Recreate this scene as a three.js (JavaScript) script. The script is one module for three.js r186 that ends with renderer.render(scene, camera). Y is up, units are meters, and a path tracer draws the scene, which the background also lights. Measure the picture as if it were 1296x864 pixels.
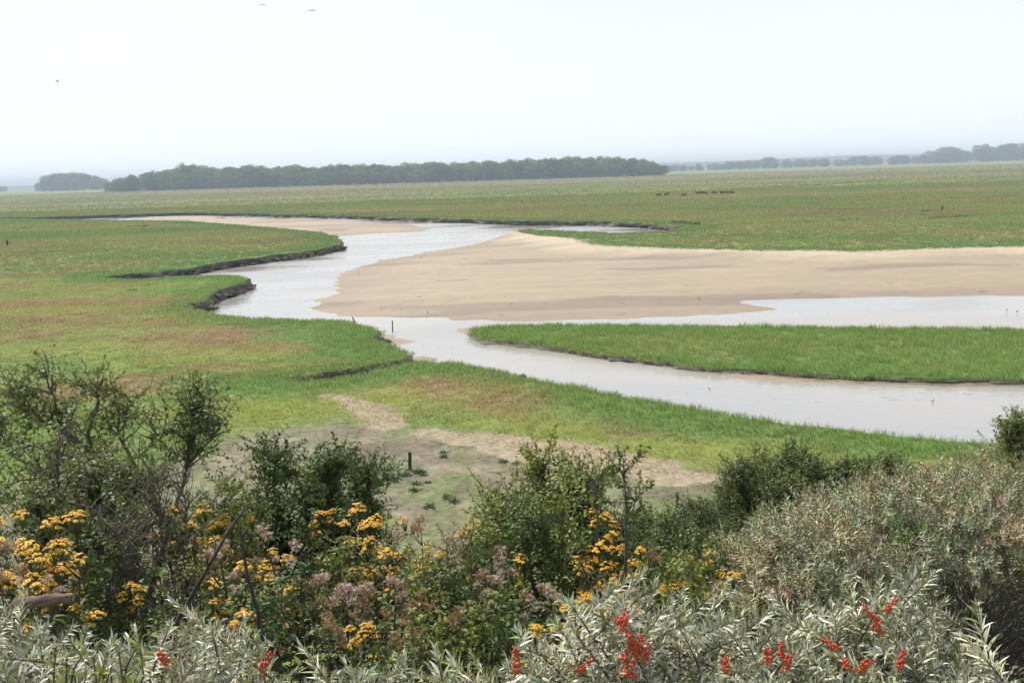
import * as THREE from 'three';

// ---------------------------------------------------------------- camera, sky, sun, exposure
const scene = new THREE.Scene();
const D2R = Math.PI / 180;
const camera = new THREE.PerspectiveCamera(2 * Math.atan(432 / 1272) / D2R, 1296 / 864, 0.1, 20000);
camera.rotation.order = 'YXZ';
camera.position.set(0, 10, 0);                       // eye height on top of the dune, 10 m above the salt marsh
camera.rotation.set(-9.55 * D2R, 0, -1.77 * D2R);
const renderer = new THREE.WebGLRenderer({ antialias: true });
renderer.toneMapping = THREE.LinearToneMapping;
renderer.toneMappingExposure = 1.1;
renderer.shadowMap.enabled = true;

const sunDir = new THREE.Vector3(-0.36, 0.80, -0.52).normalize();   // high sun, ahead and to the left of the view
const smoothUp = (u) => Math.min(1, u * 8);
function skyNoise(x, y) { return fbm(x + 31, y * 0.6 + 7, 4); }
{ // hazy bright summer sky: nearly white low down, pale blue overhead, brighter round the sun
  const w = 512, h = 256, data = new Float32Array(w * h * 4), d = new THREE.Vector3();
  for (let j = 0; j < h; j++) for (let i = 0; i < w; i++) {
    const el = ((j + 0.5) / h - 0.5) * Math.PI, az = ((i + 0.5) / w - 0.5) * 2 * Math.PI;
    d.set(Math.cos(el) * Math.cos(az), Math.sin(el), Math.cos(el) * Math.sin(az));
    const up = Math.max(0, d.y), k = Math.exp(-Math.pow(up / 0.44, 2));
    const wisp = (skyNoise(az * 2.2, el * 9) - 0.5) * 0.10 * smoothUp(up), glow = Math.exp(-(1 - d.dot(sunDir)) * 6) * 0.55;
    const o = (j * w + i) * 4;
    data[o] = 0.28 + 0.615 * k + glow; data[o + 1] = 0.41 + 0.545 * k + glow * 0.98; data[o + 2] = 0.70 + 0.29 * k + glow * 0.9; data[o + 3] = 1; for (let q = 0; q < 3; q++) data[o + q] *= 1 + wisp;
    if (d.y < 0) { data[o] = 0.30; data[o + 1] = 0.31; data[o + 2] = 0.25; }
  }
  const sky = new THREE.DataTexture(data, w, h, THREE.RGBAFormat, THREE.FloatType);
  sky.mapping = THREE.EquirectangularReflectionMapping; sky.magFilter = THREE.LinearFilter; sky.needsUpdate = true;
  scene.background = sky; scene.environment = sky;
}
const sun = new THREE.DirectionalLight(new THREE.Color(1.0, 0.95, 0.86), 5.0);
sun.position.copy(sunDir).multiplyScalar(200); sun.castShadow = true; sun.shadow.radius = 1.5;
sun.shadow.mapSize.set(4096, 4096);
Object.assign(sun.shadow.camera, { left: -120, right: 120, top: 120, bottom: -120, near: 1, far: 500 });
scene.add(sun, sun.target);
scene.fog = new THREE.FogExp2(new THREE.Color(0.84, 0.925, 1.0), 0.00028);

// ---------------------------------------------------------------- helpers
function rng(seed) { let s = seed >>> 0; return () => { s = (s + 0x6D2B79F5) >>> 0; let t = s; t = Math.imul(t ^ (t >>> 15), t | 1); t ^= t + Math.imul(t ^ (t >>> 7), t | 61); return ((t ^ (t >>> 14)) >>> 0) / 4294967296; }; }
let R = rng(7);
const rr = (a, b) => a + (b - a) * R();
const lerp = (a, b, t) => a + (b - a) * t, clamp = (x, a = 0, b = 1) => Math.min(b, Math.max(a, x));
const smooth = (a, b, x) => { const t = clamp((x - a) / (b - a)); return t * t * (3 - 2 * t); };
function hash(ix, iy) { let h = Math.imul(ix, 374761393) ^ Math.imul(iy, 668265263); h = Math.imul(h ^ (h >>> 13), 1274126177); return ((h ^ (h >>> 16)) >>> 0) / 4294967296; }
function vn(x, y) { const ix = Math.floor(x), iy = Math.floor(y); let fx = x - ix, fy = y - iy; fx = fx * fx * (3 - 2 * fx); fy = fy * fy * (3 - 2 * fy);
  const a = hash(ix, iy), b = hash(ix + 1, iy), c = hash(ix, iy + 1), d = hash(ix + 1, iy + 1); return a + (b - a) * fx + (c - a + (a - b - c + d) * fx) * fy; }
function fbm(x, y, n = 4) { let s = 0, a = 0.5, t = 0; for (let i = 0; i < n; i++) { s += a * vn(x, y); t += a; a *= 0.5; x = x * 2.03 + 17.7; y = y * 2.03 - 9.1; } return s / t; }
const V = (x, y, z) => new THREE.Vector3(x, y, z);
const used = {};
const numbered = (n) => { const k = used[n] = (used[n] ?? -1) + 1; return k ? n + '_' + String(k).padStart(3, '0') : n; };
function shade(o) { o.traverse((c) => { if (c.isMesh) { c.castShadow = true; c.receiveShadow = true; } }); return o; }
function tag(o, label, category, group) { o.userData.label = label; o.userData.category = category; if (group) o.userData.group = group; return o; }
function put(o, name) { o.name = numbered(name); shade(o); scene.add(o); return o; }
function structure(geo, mat, name) { const m = put(new THREE.Mesh(geo, mat), name); m.userData.kind = 'structure'; return m; }
function inPoly(p, x, z) { let c = false; for (let i = 0, j = p.length - 1; i < p.length; j = i++) { const a = p[i], b = p[j]; if ((a[1] > z) !== (b[1] > z) && x < (b[0] - a[0]) * (z - a[1]) / (b[1] - a[1]) + a[0]) c = !c; } return c; }
function segDist(p, x, z, closed = true) { let m = 1e18; for (let i = closed ? 0 : 1, j = closed ? p.length - 1 : 0; i < p.length; j = i++) { const [ax, az] = p[j], dx = p[i][0] - ax, dz = p[i][1] - az; const t = clamp(((x - ax) * dx + (z - az) * dz) / (dx * dx + dz * dz + 1e-9)); const ex = x - ax - t * dx, ez = z - az - t * dz; const d = ex * ex + ez * ez; if (d < m) m = d; } return Math.sqrt(m); }
function interp(line, x) { if (x <= line[0][0]) return line[0][1]; for (let i = 1; i < line.length; i++) if (x <= line[i][0]) return lerp(line[i - 1][1], line[i][1], (x - line[i - 1][0]) / (line[i][0] - line[i - 1][0])); return line[line.length - 1][1]; }
// geometry collector with vertex colours
class Geo {
  constructor() { this.p = []; this.n = []; this.c = []; this.i = []; }
  v(p, n, c) { this.p.push(p.x, p.y, p.z); this.n.push(n.x, n.y, n.z); this.c.push(c[0], c[1], c[2]); return this.p.length / 3 - 1; }
  t(a, b, c) { this.i.push(a, b, c); }
  build() { const g = new THREE.BufferGeometry(); g.setAttribute('position', new THREE.Float32BufferAttribute(this.p, 3)); g.setAttribute('normal', new THREE.Float32BufferAttribute(this.n, 3)); g.setAttribute('color', new THREE.Float32BufferAttribute(this.c, 3)); g.setIndex(this.i); return g; }
}
function tube(g, pts, radii, col, sides = 5) {
  let prev = null; const t = V(), a = V(), b = V(), n = V();
  for (let k = 0; k < pts.length; k++) {
    t.subVectors(pts[Math.min(k + 1, pts.length - 1)], pts[Math.max(k - 1, 0)]).normalize();
    a.set(0, 0, 1); if (Math.abs(t.z) > 0.9) a.set(1, 0, 0); a.cross(t).normalize(); b.crossVectors(t, a);
    const row = [];
    for (let s = 0; s < sides; s++) { const w = s / sides * 6.2832; n.copy(a).multiplyScalar(Math.cos(w)).addScaledVector(b, Math.sin(w)); row.push(g.v(pts[k].clone().addScaledVector(n, radii[k]), n, col)); }
    if (prev) for (let s = 0; s < sides; s++) { const q = (s + 1) % sides; g.t(prev[s], prev[q], row[s]); g.t(prev[q], row[q], row[s]); }
    prev = row;
  }
}
// a leaf: folded along its midrib, bent back, pointed; shape 0 = linear, 1 = oval
const _s = V(), _u = V(), _d = V();
function leaf(g, base, dir, up, len, wid, bend, col, shape = 0, segs = 3, fold = 0.25) {
  _s.crossVectors(dir, up).normalize(); _u.crossVectors(_s, dir).normalize();
  let L = null, C = null, Rr = null; const p = base.clone(); _d.copy(dir);
  for (let k = 0; k <= segs; k++) {
    const t = k / segs;
    let w = shape ? Math.sin(Math.PI * Math.pow(t, 0.75)) * wid : Math.sin(Math.PI * (0.12 + 0.88 * Math.pow(t, 0.85))) * wid;
    if (k === segs) w = 0;
    const n = _u.clone();
    const c = g.v(p, n, col);
    if (w < 1e-5) { if (C !== null) { g.t(L, C, c); g.t(C, Rr, c); } C = c; L = Rr = c; }
    else {
      const l = g.v(p.clone().addScaledVector(_s, -w / 2).addScaledVector(n, w * fold), n, col), r = g.v(p.clone().addScaledVector(_s, w / 2).addScaledVector(n, w * fold), n, col);
      if (C !== null) { if (L !== C) { g.t(L, C, l); g.t(C, c, l); g.t(C, Rr, c); g.t(Rr, r, c); } else { g.t(C, c, l); g.t(C, r, c); } }
      L = l; C = c; Rr = r;
    }
    p.addScaledVector(_d, len / segs); _d.addScaledVector(_u, -bend / segs).normalize(); _u.crossVectors(_s, _d).normalize();
  }
}
const jit = (c, k) => { const f = 1 + (R() - 0.5) * 2 * k; return [c[0] * f * (1 + (R() - 0.5) * k), c[1] * f, c[2] * f * (1 + (R() - 0.5) * k)]; };
const randDir = () => { const z = rr(-1, 1), a = rr(0, 6.2832), s = Math.sqrt(1 - z * z); return V(s * Math.cos(a), z, s * Math.sin(a)); };
const M4 = new THREE.Matrix4(), Q = new THREE.Quaternion(), UPV = V(0, 1, 0), COL = new THREE.Color();
function place(mesh, k, pos, dir, twist, sx, sy = sx) { Q.setFromUnitVectors(UPV, dir).multiply(new THREE.Quaternion().setFromAxisAngle(UPV, twist)); M4.compose(pos, Q, V(sx, sy, sx)); mesh.setMatrixAt(k, M4); }

// ---------------------------------------------------------------- materials
const groundMat = (map) => new THREE.MeshStandardMaterial({ map, roughness: 1 });
const coloured = (o = {}) => new THREE.MeshStandardMaterial({ vertexColors: true, roughness: 0.95, ...o });
const leafy = (o = {}) => new THREE.MeshPhysicalMaterial({ vertexColors: true, side: THREE.DoubleSide, roughness: 0.62, transmission: 0.3, thickness: 0, specularIntensity: 0.6, ...o });
const woodMat = coloured({ roughness: 0.9 }), mudMat = coloured({ roughness: 0.85 });
const grassMat = leafy({ roughness: 0.9, transmission: 0.35, specularIntensity: 0.3 });

// ---------------------------------------------------------------- the tidal marsh: outlines in metres (x, z), measured on site plan
const WL = -0.9;                                     // water level
const mainland = [...[[-380.85,-542.6],[-149.88,-318.95],[-115.42,-288.51],[-83.92,-263.55],[-61.81,-230.56],[-45.5,-205.37],[-35.29,-189.1],[-29.66,-172.38],[-25.62,-153.37],[-27.41,-143.02],[-31.48,-136.22],[-34.41,-130.96],[-36.76,-124.85],[-37.87,-118.94],[-40.22,-114.89],[-43.04,-113.94],[-44.72,-111.37],[-45.44,-109.89],[-43.42,-108.06],[-39.59,-105.73],[-35.2,-107.66],[-31.55,-108.22],[-28.6,-106.08],[-26.91,-102.41],[-26.5,-97.2],[-27.54,-94.13],[-27.02,-89.08],[-25.91,-84.38],[-27,-83.61],[-26.85,-81.08],[-24.23,-78.13],[-22.24,-75.49],[-18.96,-73.11],[-15.15,-71.5],[-11.57,-70.35],[-9.35,-66.26],[-8.53,-63.15],[-9.12,-62.34],[-7.55,-59.98],[-6.04,-56.74],[-6.03,-55.24],[-6.87,-54.19],[-8.01,-53],[-9.48,-51.72],[-11.19,-50.94],[-12.89,-50.4],[-10.81,-49.11],[-9.11,-49.52],[-7.31,-50.96],[-6.18,-52.6],[-5.09,-53.66],[-3.35,-53.14],[-1.18,-50.82],[1.9,-47.02],[5.22,-43.32],[8.13,-40.41],[10.72,-37.98],[13.22,-36.35],[15.56,-34.96],[17.69,-33.77],[21.84,-31.58]],
  [80, -24], [300, -20], [300, 80], [-400, 80], [-400, -150]];
const island = [[-2.76,-68.91],[-0.4,-69.89],[4.01,-69.35],[8.29,-68.26],[13.46,-67],[18.41,-65.61],[23.11,-64.12],[31.95,-61.81],[48.58,-57.8],[37.79,-44.66],[24.82,-47.77],[19.68,-48.96],[17.13,-49.57],[16.12,-50.14],[12.89,-51.71],[10.65,-52.97],[9.53,-53.84],[8.05,-55.53],[5.15,-57.81],[3.42,-59.75],[2.06,-61.44],[0.11,-63.31],[-1.69,-64.92],[-2.53,-66.75]];
const farPlain = [...[[-351.63,-500.8],[-159.64,-339.87],[-142.43,-336.75],[-130.84,-340.77],[-106.15,-338.27],[-85.14,-318.68],[-53.65,-283.18],[-35.04,-259.51],[-21.27,-240.86],[-7.54,-223.48],[1.1,-210.54],[9.1,-205.35],[18.05,-197.92],[25.62,-185.49],[29.79,-169.6],[26.11,-160.06],[17.02,-159.52],[10.07,-168.65],[3.4,-178.27],[1.69,-175.52],[4.58,-161.71],[9.95,-147.64],[10.75,-135.92],[14.85,-129.85],[20.18,-124.95],[29.15,-117.56],[34.93,-115.26],[38.64,-111.51],[44.73,-112.49],[49.35,-112.95],[57.4,-111.99],[82.48,-109.67]],
  [900, -110], [5000, -300], [5000, -5200], [-5000, -5200], [-5000, -400], [-900, -330]];
const sandMain = [[0.97,-194.93],[-0.53,-173.78],[-5.43,-156.61],[-11.76,-143.41],[-17.12,-132.24],[-19.81,-118.07],[-19.59,-110.78],[-17.28,-104.49],[-17.4,-90.07],[-17.06,-85.67],[-15.26,-81.33],[-12.35,-79.09],[-7.76,-76.99],[-1.6,-74.41],[3.08,-73.42],[6.62,-73.88],[11.42,-74.5],[15.15,-75.39],[19.07,-76.73],[18.33,-78.79],[21.34,-79.53],[18.32,-81.54],[22.15,-81.37],[25.15,-80.62],[28.84,-80.21],[40.36,-78.34],[59.68,-74.9],[101.5,-128.36],[58.16,-133.19],[25.93,-153.09],[14.93,-164.12],[7.76,-176.31],[3.58,-188.2]];
const sandUpper = [[-154.88,-340.87],[-134.13,-335.48],[-105.6,-336.28],[-72.12,-295.37],[-46.29,-265.79],[-26.5,-236.69],[-15.69,-210.06],[-17.63,-198.28],[-26.52,-195.1],[-31.86,-190.4],[-36.05,-188.92],[-59.69,-222.31],[-93.36,-269.88]];
const sandTip = [[-4.02,-70.66],[-3.15,-71.6],[-1.27,-71.59],[-0.41,-66.82],[-1.87,-65.47],[-2.78,-67.61]];
const shoals = [[[-9.75,-68.95],[-7.63,-64.67],[-6.97,-65.79],[-8.71,-69.45]], [[-7.31,-57.53],[-5.73,-60.6],[-4.79,-59.64],[-6.14,-57.34]], [[-0.41,-64.26],[5.16,-57.94],[9.5,-53.65],[14.29,-50.77],[24.51,-47.11],[25.4,-48.86],[9.85,-55.67],[2.13,-63.79]]];
const gullies = [[[-50.05,-116.61],[-45.48,-121.7],[-42.14,-124.64],[-37.92,-117.45],[-39.5,-112.61],[-47.16,-114.02]], [[-13.74,-53.7],[-11.79,-54.7],[-8.14,-56.88],[-6.42,-58.84],[-5.66,-57.21],[-7.38,-54.45],[-10.48,-52.38]]];

// distance to the channel edge on a coarse grid, for the taller sward along the water
const CH = { x0: -170, z0: -340, s: 1, w: 360, h: 330, d: null };
CH.d = new Float32Array(CH.w * CH.h);
{ const e1 = mainland.slice(0, -5), e2 = farPlain.slice(0, -6);
  for (let j = 0; j < CH.h; j++) for (let i = 0; i < CH.w; i++) { const x = CH.x0 + i, z = CH.z0 + j; CH.d[j * CH.w + i] = Math.min(segDist(e1, x, z, false), segDist(e2, x, z, false), segDist(island, x, z)); } }
function edgeDist(x, z) { const fx = x - CH.x0, fz = z - CH.z0, i = Math.floor(fx), j = Math.floor(fz); if (i < 0 || j < 0 || i >= CH.w - 1 || j >= CH.h - 1) return 50; const a = fx - i, b = fz - j, d = CH.d, k = j * CH.w + i; return lerp(lerp(d[k], d[k + 1], a), lerp(d[k + CH.w], d[k + CH.w + 1], a), b); }

// ---------------------------------------------------------------- what grows where (base colours, linear)
const GREEN = [0.118, 0.178, 0.030], LUSH = [0.092, 0.160, 0.027], OLIVE = [0.176, 0.186, 0.044], RUST = [0.200, 0.130, 0.055], LIME = [0.185, 0.205, 0.034], DRY = [0.218, 0.182, 0.112], DRYGREEN = [0.160, 0.162, 0.070], SAND = [0.315, 0.248, 0.160], TAWNY = [0.265, 0.205, 0.120], DARK = [0.050, 0.075, 0.022];
const mix3 = (a, b, t) => [a[0] + (b[0] - a[0]) * t, a[1] + (b[1] - a[1]) * t, a[2] + (b[2] - a[2]) * t];
const dryLine = [[-24.64,-31.63],[-17.13,-32.13],[-14.78,-34.09],[-12.86,-36.71],[-11.13,-39.17],[-9.68,-39.74],[-7.66,-41.08],[-4.82,-39.4],[-2.84,-38.41],[-0.35,-36.38],[1.88,-34.24],[3.93,-32.77],[5.14,-32.02],[7.9,-31.55],[10.29,-30.97],[12.72,-30.72],[15.73,-29.92]];
const patches = [   // [x, z, half width, half depth] of stands that differ from the sward round them
  [RUST, [[-32.73,-67.81],[-39.17,-86],[-20.74,-63.91],[-18.42,-66.71],[-15.2,-59.97],[-3.38,-46.9],[0.36,-44.65],[4.77,-39.63],[7.64,-37.99],[10.65,-36.66],[-19.38,-51.59],[-20.61,-48.5],[-92.62,-203.01],[-78.63,-184.82],[-37.69,-78.45]], 0.85],
  [LIME, [[-26.94,-76.09],[-35.28,-81.58],[-17.57,-58.23],[1.5,-38.13],[6.52,-35.26],[8.5,-34],[-11.13,-43.09],[-14.02,-43.47],[-24.97,-61.72],[-6.49,-44.79]], 0.7],
  [LUSH, [[-26.16,-105.34],[-44.65,-137.26],[-12.91,-65.62],[-8.83,-58.82],[-2.83,-51.08],[7.89,-39.23],[12.91,-35.49],[23.65,-146.45],[38.83,-139.06],[51.51,-129.69]], 0.6]].map(([c, pts, k]) => [c, pts.map(([x, z], i) => [x, z, (1.6 + (i * 37 % 10) * 0.42) * -z / 45, (1.4 + (i * 53 % 10) * 0.35) * -z / 55]), k]);
const straw = [[-480, -1010, 330, 190], [60, -960, 300, 170], [520, -1060, 260, 220], [-150, -560, 130, 45], [250, -620, 190, 50], [-330, -470, 60, 25], [110, -330, 60, 12], [-60, -300, 40, 10], [900, -900, 300, 120], [-900, -1150, 200, 120]];      // stands of couch grass turned to straw
const trail = [[[[-9.08,-46.15],[-7.52,-44.45],[-6.14,-42.14],[-5.14,-39.96]], 0.36], [[[-3.32,-38.59],[-0.96,-37.12],[1.36,-35.11],[2.96,-33.92],[4.86,-32.77]], 0.36], [[[1.07,-35.14],[2.46,-34.57],[3.7,-33.17]], 0.45], [[[5.35,-31.73],[7.86,-31.39],[9.8,-31.02]], 0.25]];
function sward(x, z, fine = 4) {
  const u = -z;
  // far plain: broad bands; near: patches of a few metres
  const sx = u > 130 ? 0.35 : 1, f = u > 600 ? 0.008 : u > 160 ? 0.022 : 0.075;
  const a = fbm(x * f * sx + 3.1, z * f + 8.7, fine), b = fbm(x * f * 2.3 * sx - 40, z * f * 2.3 + 5, fine), c = fbm(x * f * 5 * sx + 90, z * f * 5 - 31, 3);
  let col = mix3(GREEN, OLIVE, smooth(0.40, 0.62, a));
  col = mix3(col, RUST, 0.62 * smooth(0.53, 0.68, b));
  col = mix3(col, LIME, 0.6 * smooth(0.56, 0.72, c));
  col = mix3(col, DARK, 0.35 * smooth(0.62, 0.76, fbm(x * f * 7 * sx, z * f * 9, 3)));
  if (u < 160) for (const [pc, list, k] of patches) for (const [px, pz, rx, rz] of list) { const dx = (x - px) / rx, dz = (z - pz) / rz, d = dx * dx + dz * dz; if (d < 2.2) col = mix3(col, pc, k * smooth(1.5, 0.2, d + (b - 0.5) * 2.6)); }
  if (u > 230) for (const [px, pz, rx, rz] of straw) { const dx = (x - px) / rx, dz = (z - pz) / rz, d = dx * dx + dz * dz; if (d < 2.4) col = mix3(col, TAWNY, 0.6 * smooth(1.15, 0.8, d + (a - 0.5) * 2.4 + (b - 0.5) * 1.2)); }
  const e = edgeDist(x, z), wide = u > 110 ? 7 : 3.2;
  col = mix3(col, LUSH, smooth(wide + 2, wide * 0.4, e + (b - 0.5) * 5) * 0.85);
  if (u < 75) {
    const dl = -interp(dryLine, x);                     // short grazed turf and bare soil at the foot of the dune
    const dry = smooth(-1.6, 1.2, dl - u + (b - 0.5) * 5 + (c - 0.5) * 3);
    if (dry > 0) {
      let dc = mix3(DRY, DRYGREEN, smooth(0.36, 0.56, fbm(x * 0.13 + 50, z * 0.13, 4)));
      dc = mix3(dc, [0.160, 0.130, 0.078], 0.75 * smooth(0.50, 0.68, fbm(x * 0.35, z * 0.5 + 70, 4)));
      dc = mix3(dc, GREEN, 0.5 * smooth(0.60, 0.72, fbm(x * 0.5 + 11, z * 0.5, 3)) + 0.75 * smooth(4, -4, u - 27 + (b - 0.5) * 8) * smooth(-20, 0, x));
      const m1 = fbm(x * 1.1 + 5, z * 0.9 - 3, 4), m2 = fbm(x * 1.6 - 20, z * 1.3 + 9, 3);
      dc = mix3(dc, [0.135, 0.105, 0.062], 0.6 * smooth(0.52, 0.66, m1)); dc = mix3(dc, [0.115, 0.150, 0.040], 0.6 * smooth(0.58, 0.70, m2)); dc = mix3(dc, [0.29, 0.235, 0.155], 0.5 * smooth(0.60, 0.72, 1 - m1));
      col = mix3(col, dc, dry);
    }
    for (const [line, w] of trail) { const d = segDist(line, x, z, false) + (b - 0.5) * 2.8 + (c - 0.5) * 2.6; if (d < w * 1.8) col = mix3(col, SAND, 0.92 * smooth(w * 1.8, w * 0.6, d)); }
  }
  if (u < 22) col = mix3(col, mix3([0.20, 0.168, 0.112], [0.17, 0.165, 0.08], smooth(0.4, 0.6, c)), smooth(0.35, 0.5, fbm(x * 0.4, z * 0.4, 3)) * 0.9);    // sandy soil of the dune slope
  return col;
}
function dryness(x, z) { if (z < -75) return 0; return smooth(-2, 1, -interp(dryLine, x) + z); }
function paint(w, h, x0, x1, z0, z1, fn) {   // z0 = far edge
  const data = new Uint8Array(w * h * 4);
  const enc = (v) => { v = clamp(v); return 255 * (v <= 0.0031308 ? v * 12.92 : 1.055 * Math.pow(v, 1 / 2.4) - 0.055); };
  for (let j = 0; j < h; j++) for (let i = 0; i < w; i++) { const c = fn(lerp(x0, x1, (i + 0.5) / w), lerp(z1, z0, (j + 0.5) / h)); const o = (j * w + i) * 4; data[o] = enc(c[0]); data[o + 1] = enc(c[1]); data[o + 2] = enc(c[2]); data[o + 3] = 255; }
  const t = new THREE.DataTexture(data, w, h); t.colorSpace = THREE.SRGBColorSpace; t.magFilter = THREE.LinearFilter; t.wrapS = t.wrapT = THREE.ClampToEdgeWrapping; t.needsUpdate = true;
  t.area = [x0, x1, z0, z1]; return t;
}
const speck = (c, x, z, s, k) => { const n = fbm(x * s, z * s, 3), f = 1 + (n - 0.5) * k; return [c[0] * f, c[1] * f, c[2] * f]; };
const nearMap = paint(1800, 1800, -66, 66, -122, 10, (x, z) => speck(sward(x, z, 3), x, z, 4.5, 0.7));
const midMap = paint(1600, 1200, -280, 280, -430, -100, (x, z) => speck(sward(x, z, 3), x * 0.5, z, 1.2, 0.7));
const farMap = paint(1200, 1000, -1100, 1100, -1650, -400, (x, z) => speck(sward(x, z, 4), x * 0.4, z, 0.25, 0.5));
const rimMap = paint(256, 256, -5200, 5200, -5400, 200, (x, z) => mix3(sward(x, Math.min(z, -700), 2), GREEN, 0.45));
const mats = [nearMap, midMap, farMap, rimMap].map((m) => { const k = groundMat(m); k.area = m.area; return k; });

// ---------------------------------------------------------------- marsh plates with eroded banks
function roughOutline(poly, from, to, step, amp, seed) {     // subdivide and fret the natural edges
  const out = [];
  for (let i = 0; i < poly.length; i++) {
    const a = poly[i], b = poly[(i + 1) % poly.length]; out.push(a);
    if (i < from || i >= to) continue;
    const len = Math.hypot(b[0] - a[0], b[1] - a[1]), u = -(a[1] + b[1]) / 2, st = step * Math.max(0.6, u / 60), n = Math.min(400, Math.floor(len / st));
    for (let k = 1; k < n; k++) { const t = k / n, x = lerp(a[0], b[0], t), z = lerp(a[1], b[1], t); const nx = -(b[1] - a[1]) / len, nz = (b[0] - a[0]) / len, s = Math.min(1.5, Math.max(0.6, u / 60));
      const o = ((fbm(x * 0.35 + seed, z * 0.35, 2) - 0.5) * 2.2 + (vn(x * 1.9, z * 1.9 + seed) - 0.5) * 0.7) * amp * s * Math.min(1, 4 * Math.min(t, 1 - t) + 0.3); out.push([x + nx * o, z + nz * o]); }
  }
  return out;
}
function clipZ(poly, z0, keepNear) {   // keep z > z0 (near) or z < z0 (far)
  const out = [], inside = (p) => keepNear ? p[1] >= z0 : p[1] <= z0;
  for (let i = 0; i < poly.length; i++) { const a = poly[i], b = poly[(i + 1) % poly.length]; if (inside(a)) out.push(a); if (inside(a) !== inside(b)) { const t = (z0 - a[1]) / (b[1] - a[1]); out.push([lerp(a[0], b[0], t), z0]); } }
  return out;
}
function plate(poly, y, mat) {
  const pts = poly.map((p) => new THREE.Vector2(p[0], -p[1])); const cw = THREE.ShapeUtils.isClockWise(pts); if (cw) pts.reverse();
  const tri = THREE.ShapeUtils.triangulateShape(pts, []); const g = new THREE.BufferGeometry(), [x0, x1, z0, z1] = mat.area;
  g.setAttribute('position', new THREE.Float32BufferAttribute(pts.flatMap((p) => [p.x, y, -p.y]), 3)); g.setAttribute('normal', new THREE.Float32BufferAttribute(pts.flatMap(() => [0, 1, 0]), 3));
  g.setAttribute('uv', new THREE.Float32BufferAttribute(pts.flatMap((p) => [(p.x - x0) / (x1 - x0), (z1 + p.y) / (z1 - z0)]), 2)); g.setIndex(tri.flat());
  return structure(g, mat, 'salt_marsh');
}
function bank(outline, y, foot, name, c0 = [0.045, 0.036, 0.028], c1 = [0.21, 0.165, 0.115]) {    // crumbling mud face below the turf
  const g = new Geo(), n = outline.length, rows = 5, area = THREE.ShapeUtils.area(outline.map((p) => new THREE.Vector2(p[0], p[1]))), sgn = area > 0 ? 1 : -1;
  const idx = [];
  for (let i = 0; i < n; i++) {
    const a = outline[(i + n - 1) % n], b = outline[(i + 1) % n], p = outline[i]; let tx = b[0] - a[0], tz = b[1] - a[1]; const l = Math.hypot(tx, tz) || 1; tx /= l; tz /= l; const nx = tz * sgn, nz = -tx * sgn; const row = [];
    for (let k = 0; k < rows; k++) {
      const t = k / (rows - 1), s = Math.max(0.6, Math.min(2, -p[1] / 70)); const w = (fbm(p[0] * 1.4 + k * 3.3, p[1] * 1.4 + k * 7.7, 3) - 0.5);
      const lay = vn(p[0] * 0.22 + 9, p[1] * 0.22), off = t === 0 ? 0 : (0.06 + foot * t * t * (0.4 + 3.2 * lay * lay) + w * 1.1 * s * (0.4 + t)); const yy = lerp(y, WL - 0.12, t) + (t > 0 && t < 1 ? w * 0.25 : 0) - 0.004;
      const c = vn(p[0] * 1.1 + k, p[1] * 1.1 - k * 2); row.push(g.v(V(p[0] + nx * off, yy, p[1] + nz * off), V(nx, 0.5, nz).normalize(), mix3(c0, c1, c * c)));
    }
    idx.push(row);
  }
  for (let i = 0; i < n; i++) for (let k = 0; k < rows - 1; k++) { const A = idx[i], B = idx[(i + 1) % n]; g.t(A[k], A[k + 1], B[k]); g.t(B[k], A[k + 1], B[k + 1]); }
  const geo = g.build(); geo.computeVertexNormals(); mudMat.side = THREE.DoubleSide;
  return structure(geo, mudMat, name);
}
const mainRough = roughOutline(mainland, 0, mainland.length - 6, 0.30, 0.55, 11);
const farRough = roughOutline(farPlain, 0, farPlain.length - 7, 0.35, 0.6, 37);
const isleRough = roughOutline(island, 0, island.length, 0.28, 0.4, 71);
plate(clipZ(mainRough, -112, true), -0.01, mats[0]); plate(clipZ(mainRough, -112, false), -0.01, mats[1]);
plate(isleRough, -0.66, mats[0]);
plate(clipZ(farRough, -420, true), 0, mats[1]);
{ const ring = clipZ(clipZ(farRough, -420, false), -1600, true); plate(ring, 0, mats[2]); plate(clipZ(farRough, -1600, false), 0, mats[3]); }
bank(mainRough, -0.01, 0.35, 'mud_bank'); bank(farRough, 0, 0.3, 'mud_bank'); bank(isleRough, -0.66, 0.3, 'mud_bank', [0.10, 0.085, 0.062], [0.22, 0.175, 0.125]);

{ // slumped clods of mud at the foot of the steep banks
  R = rng(55); const e = new THREE.IcosahedronGeometry(1, 1), p = e.attributes.position; for (let i = 0; i < p.count; i++) { const f = 0.75 + 0.5 * vn(p.getX(i) * 2 + 5, p.getY(i) * 2 + p.getZ(i) * 3); p.setXYZ(i, p.getX(i) * f, p.getY(i) * f * 0.7, p.getZ(i) * f); } e.computeVertexNormals();
  const steep = mainRough.filter((q) => q[1] < -48 && q[1] > -190 && q[0] < 0), list = [];
  for (const q of steep) for (let k = 0; k < 5; k++) if (R() < 0.7) list.push(V(q[0] + rr(-.7, .7), lerp(WL, -0.15, R() * R()) - .05, q[1] + rr(-.8, .8)));
  const m = new THREE.InstancedMesh(e, new THREE.MeshStandardMaterial({ roughness: 0.9 }), list.length);
  list.forEach((q, k) => { place(m, k, q, randDir().add(V(0, 2, 0)).normalize(), rr(0, 6), rr(.1, .4), rr(.1, .34)); const f = rr(.4, 2.4); m.setColorAt(k, COL.setRGB(.07 * f, .055 * f, .042 * f)); });
  put(m, 'mud_clods'); m.userData = { kind: 'stuff', label: 'dark slumped mud clods along the eroded channel bank', category: 'mud' };
}

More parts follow.
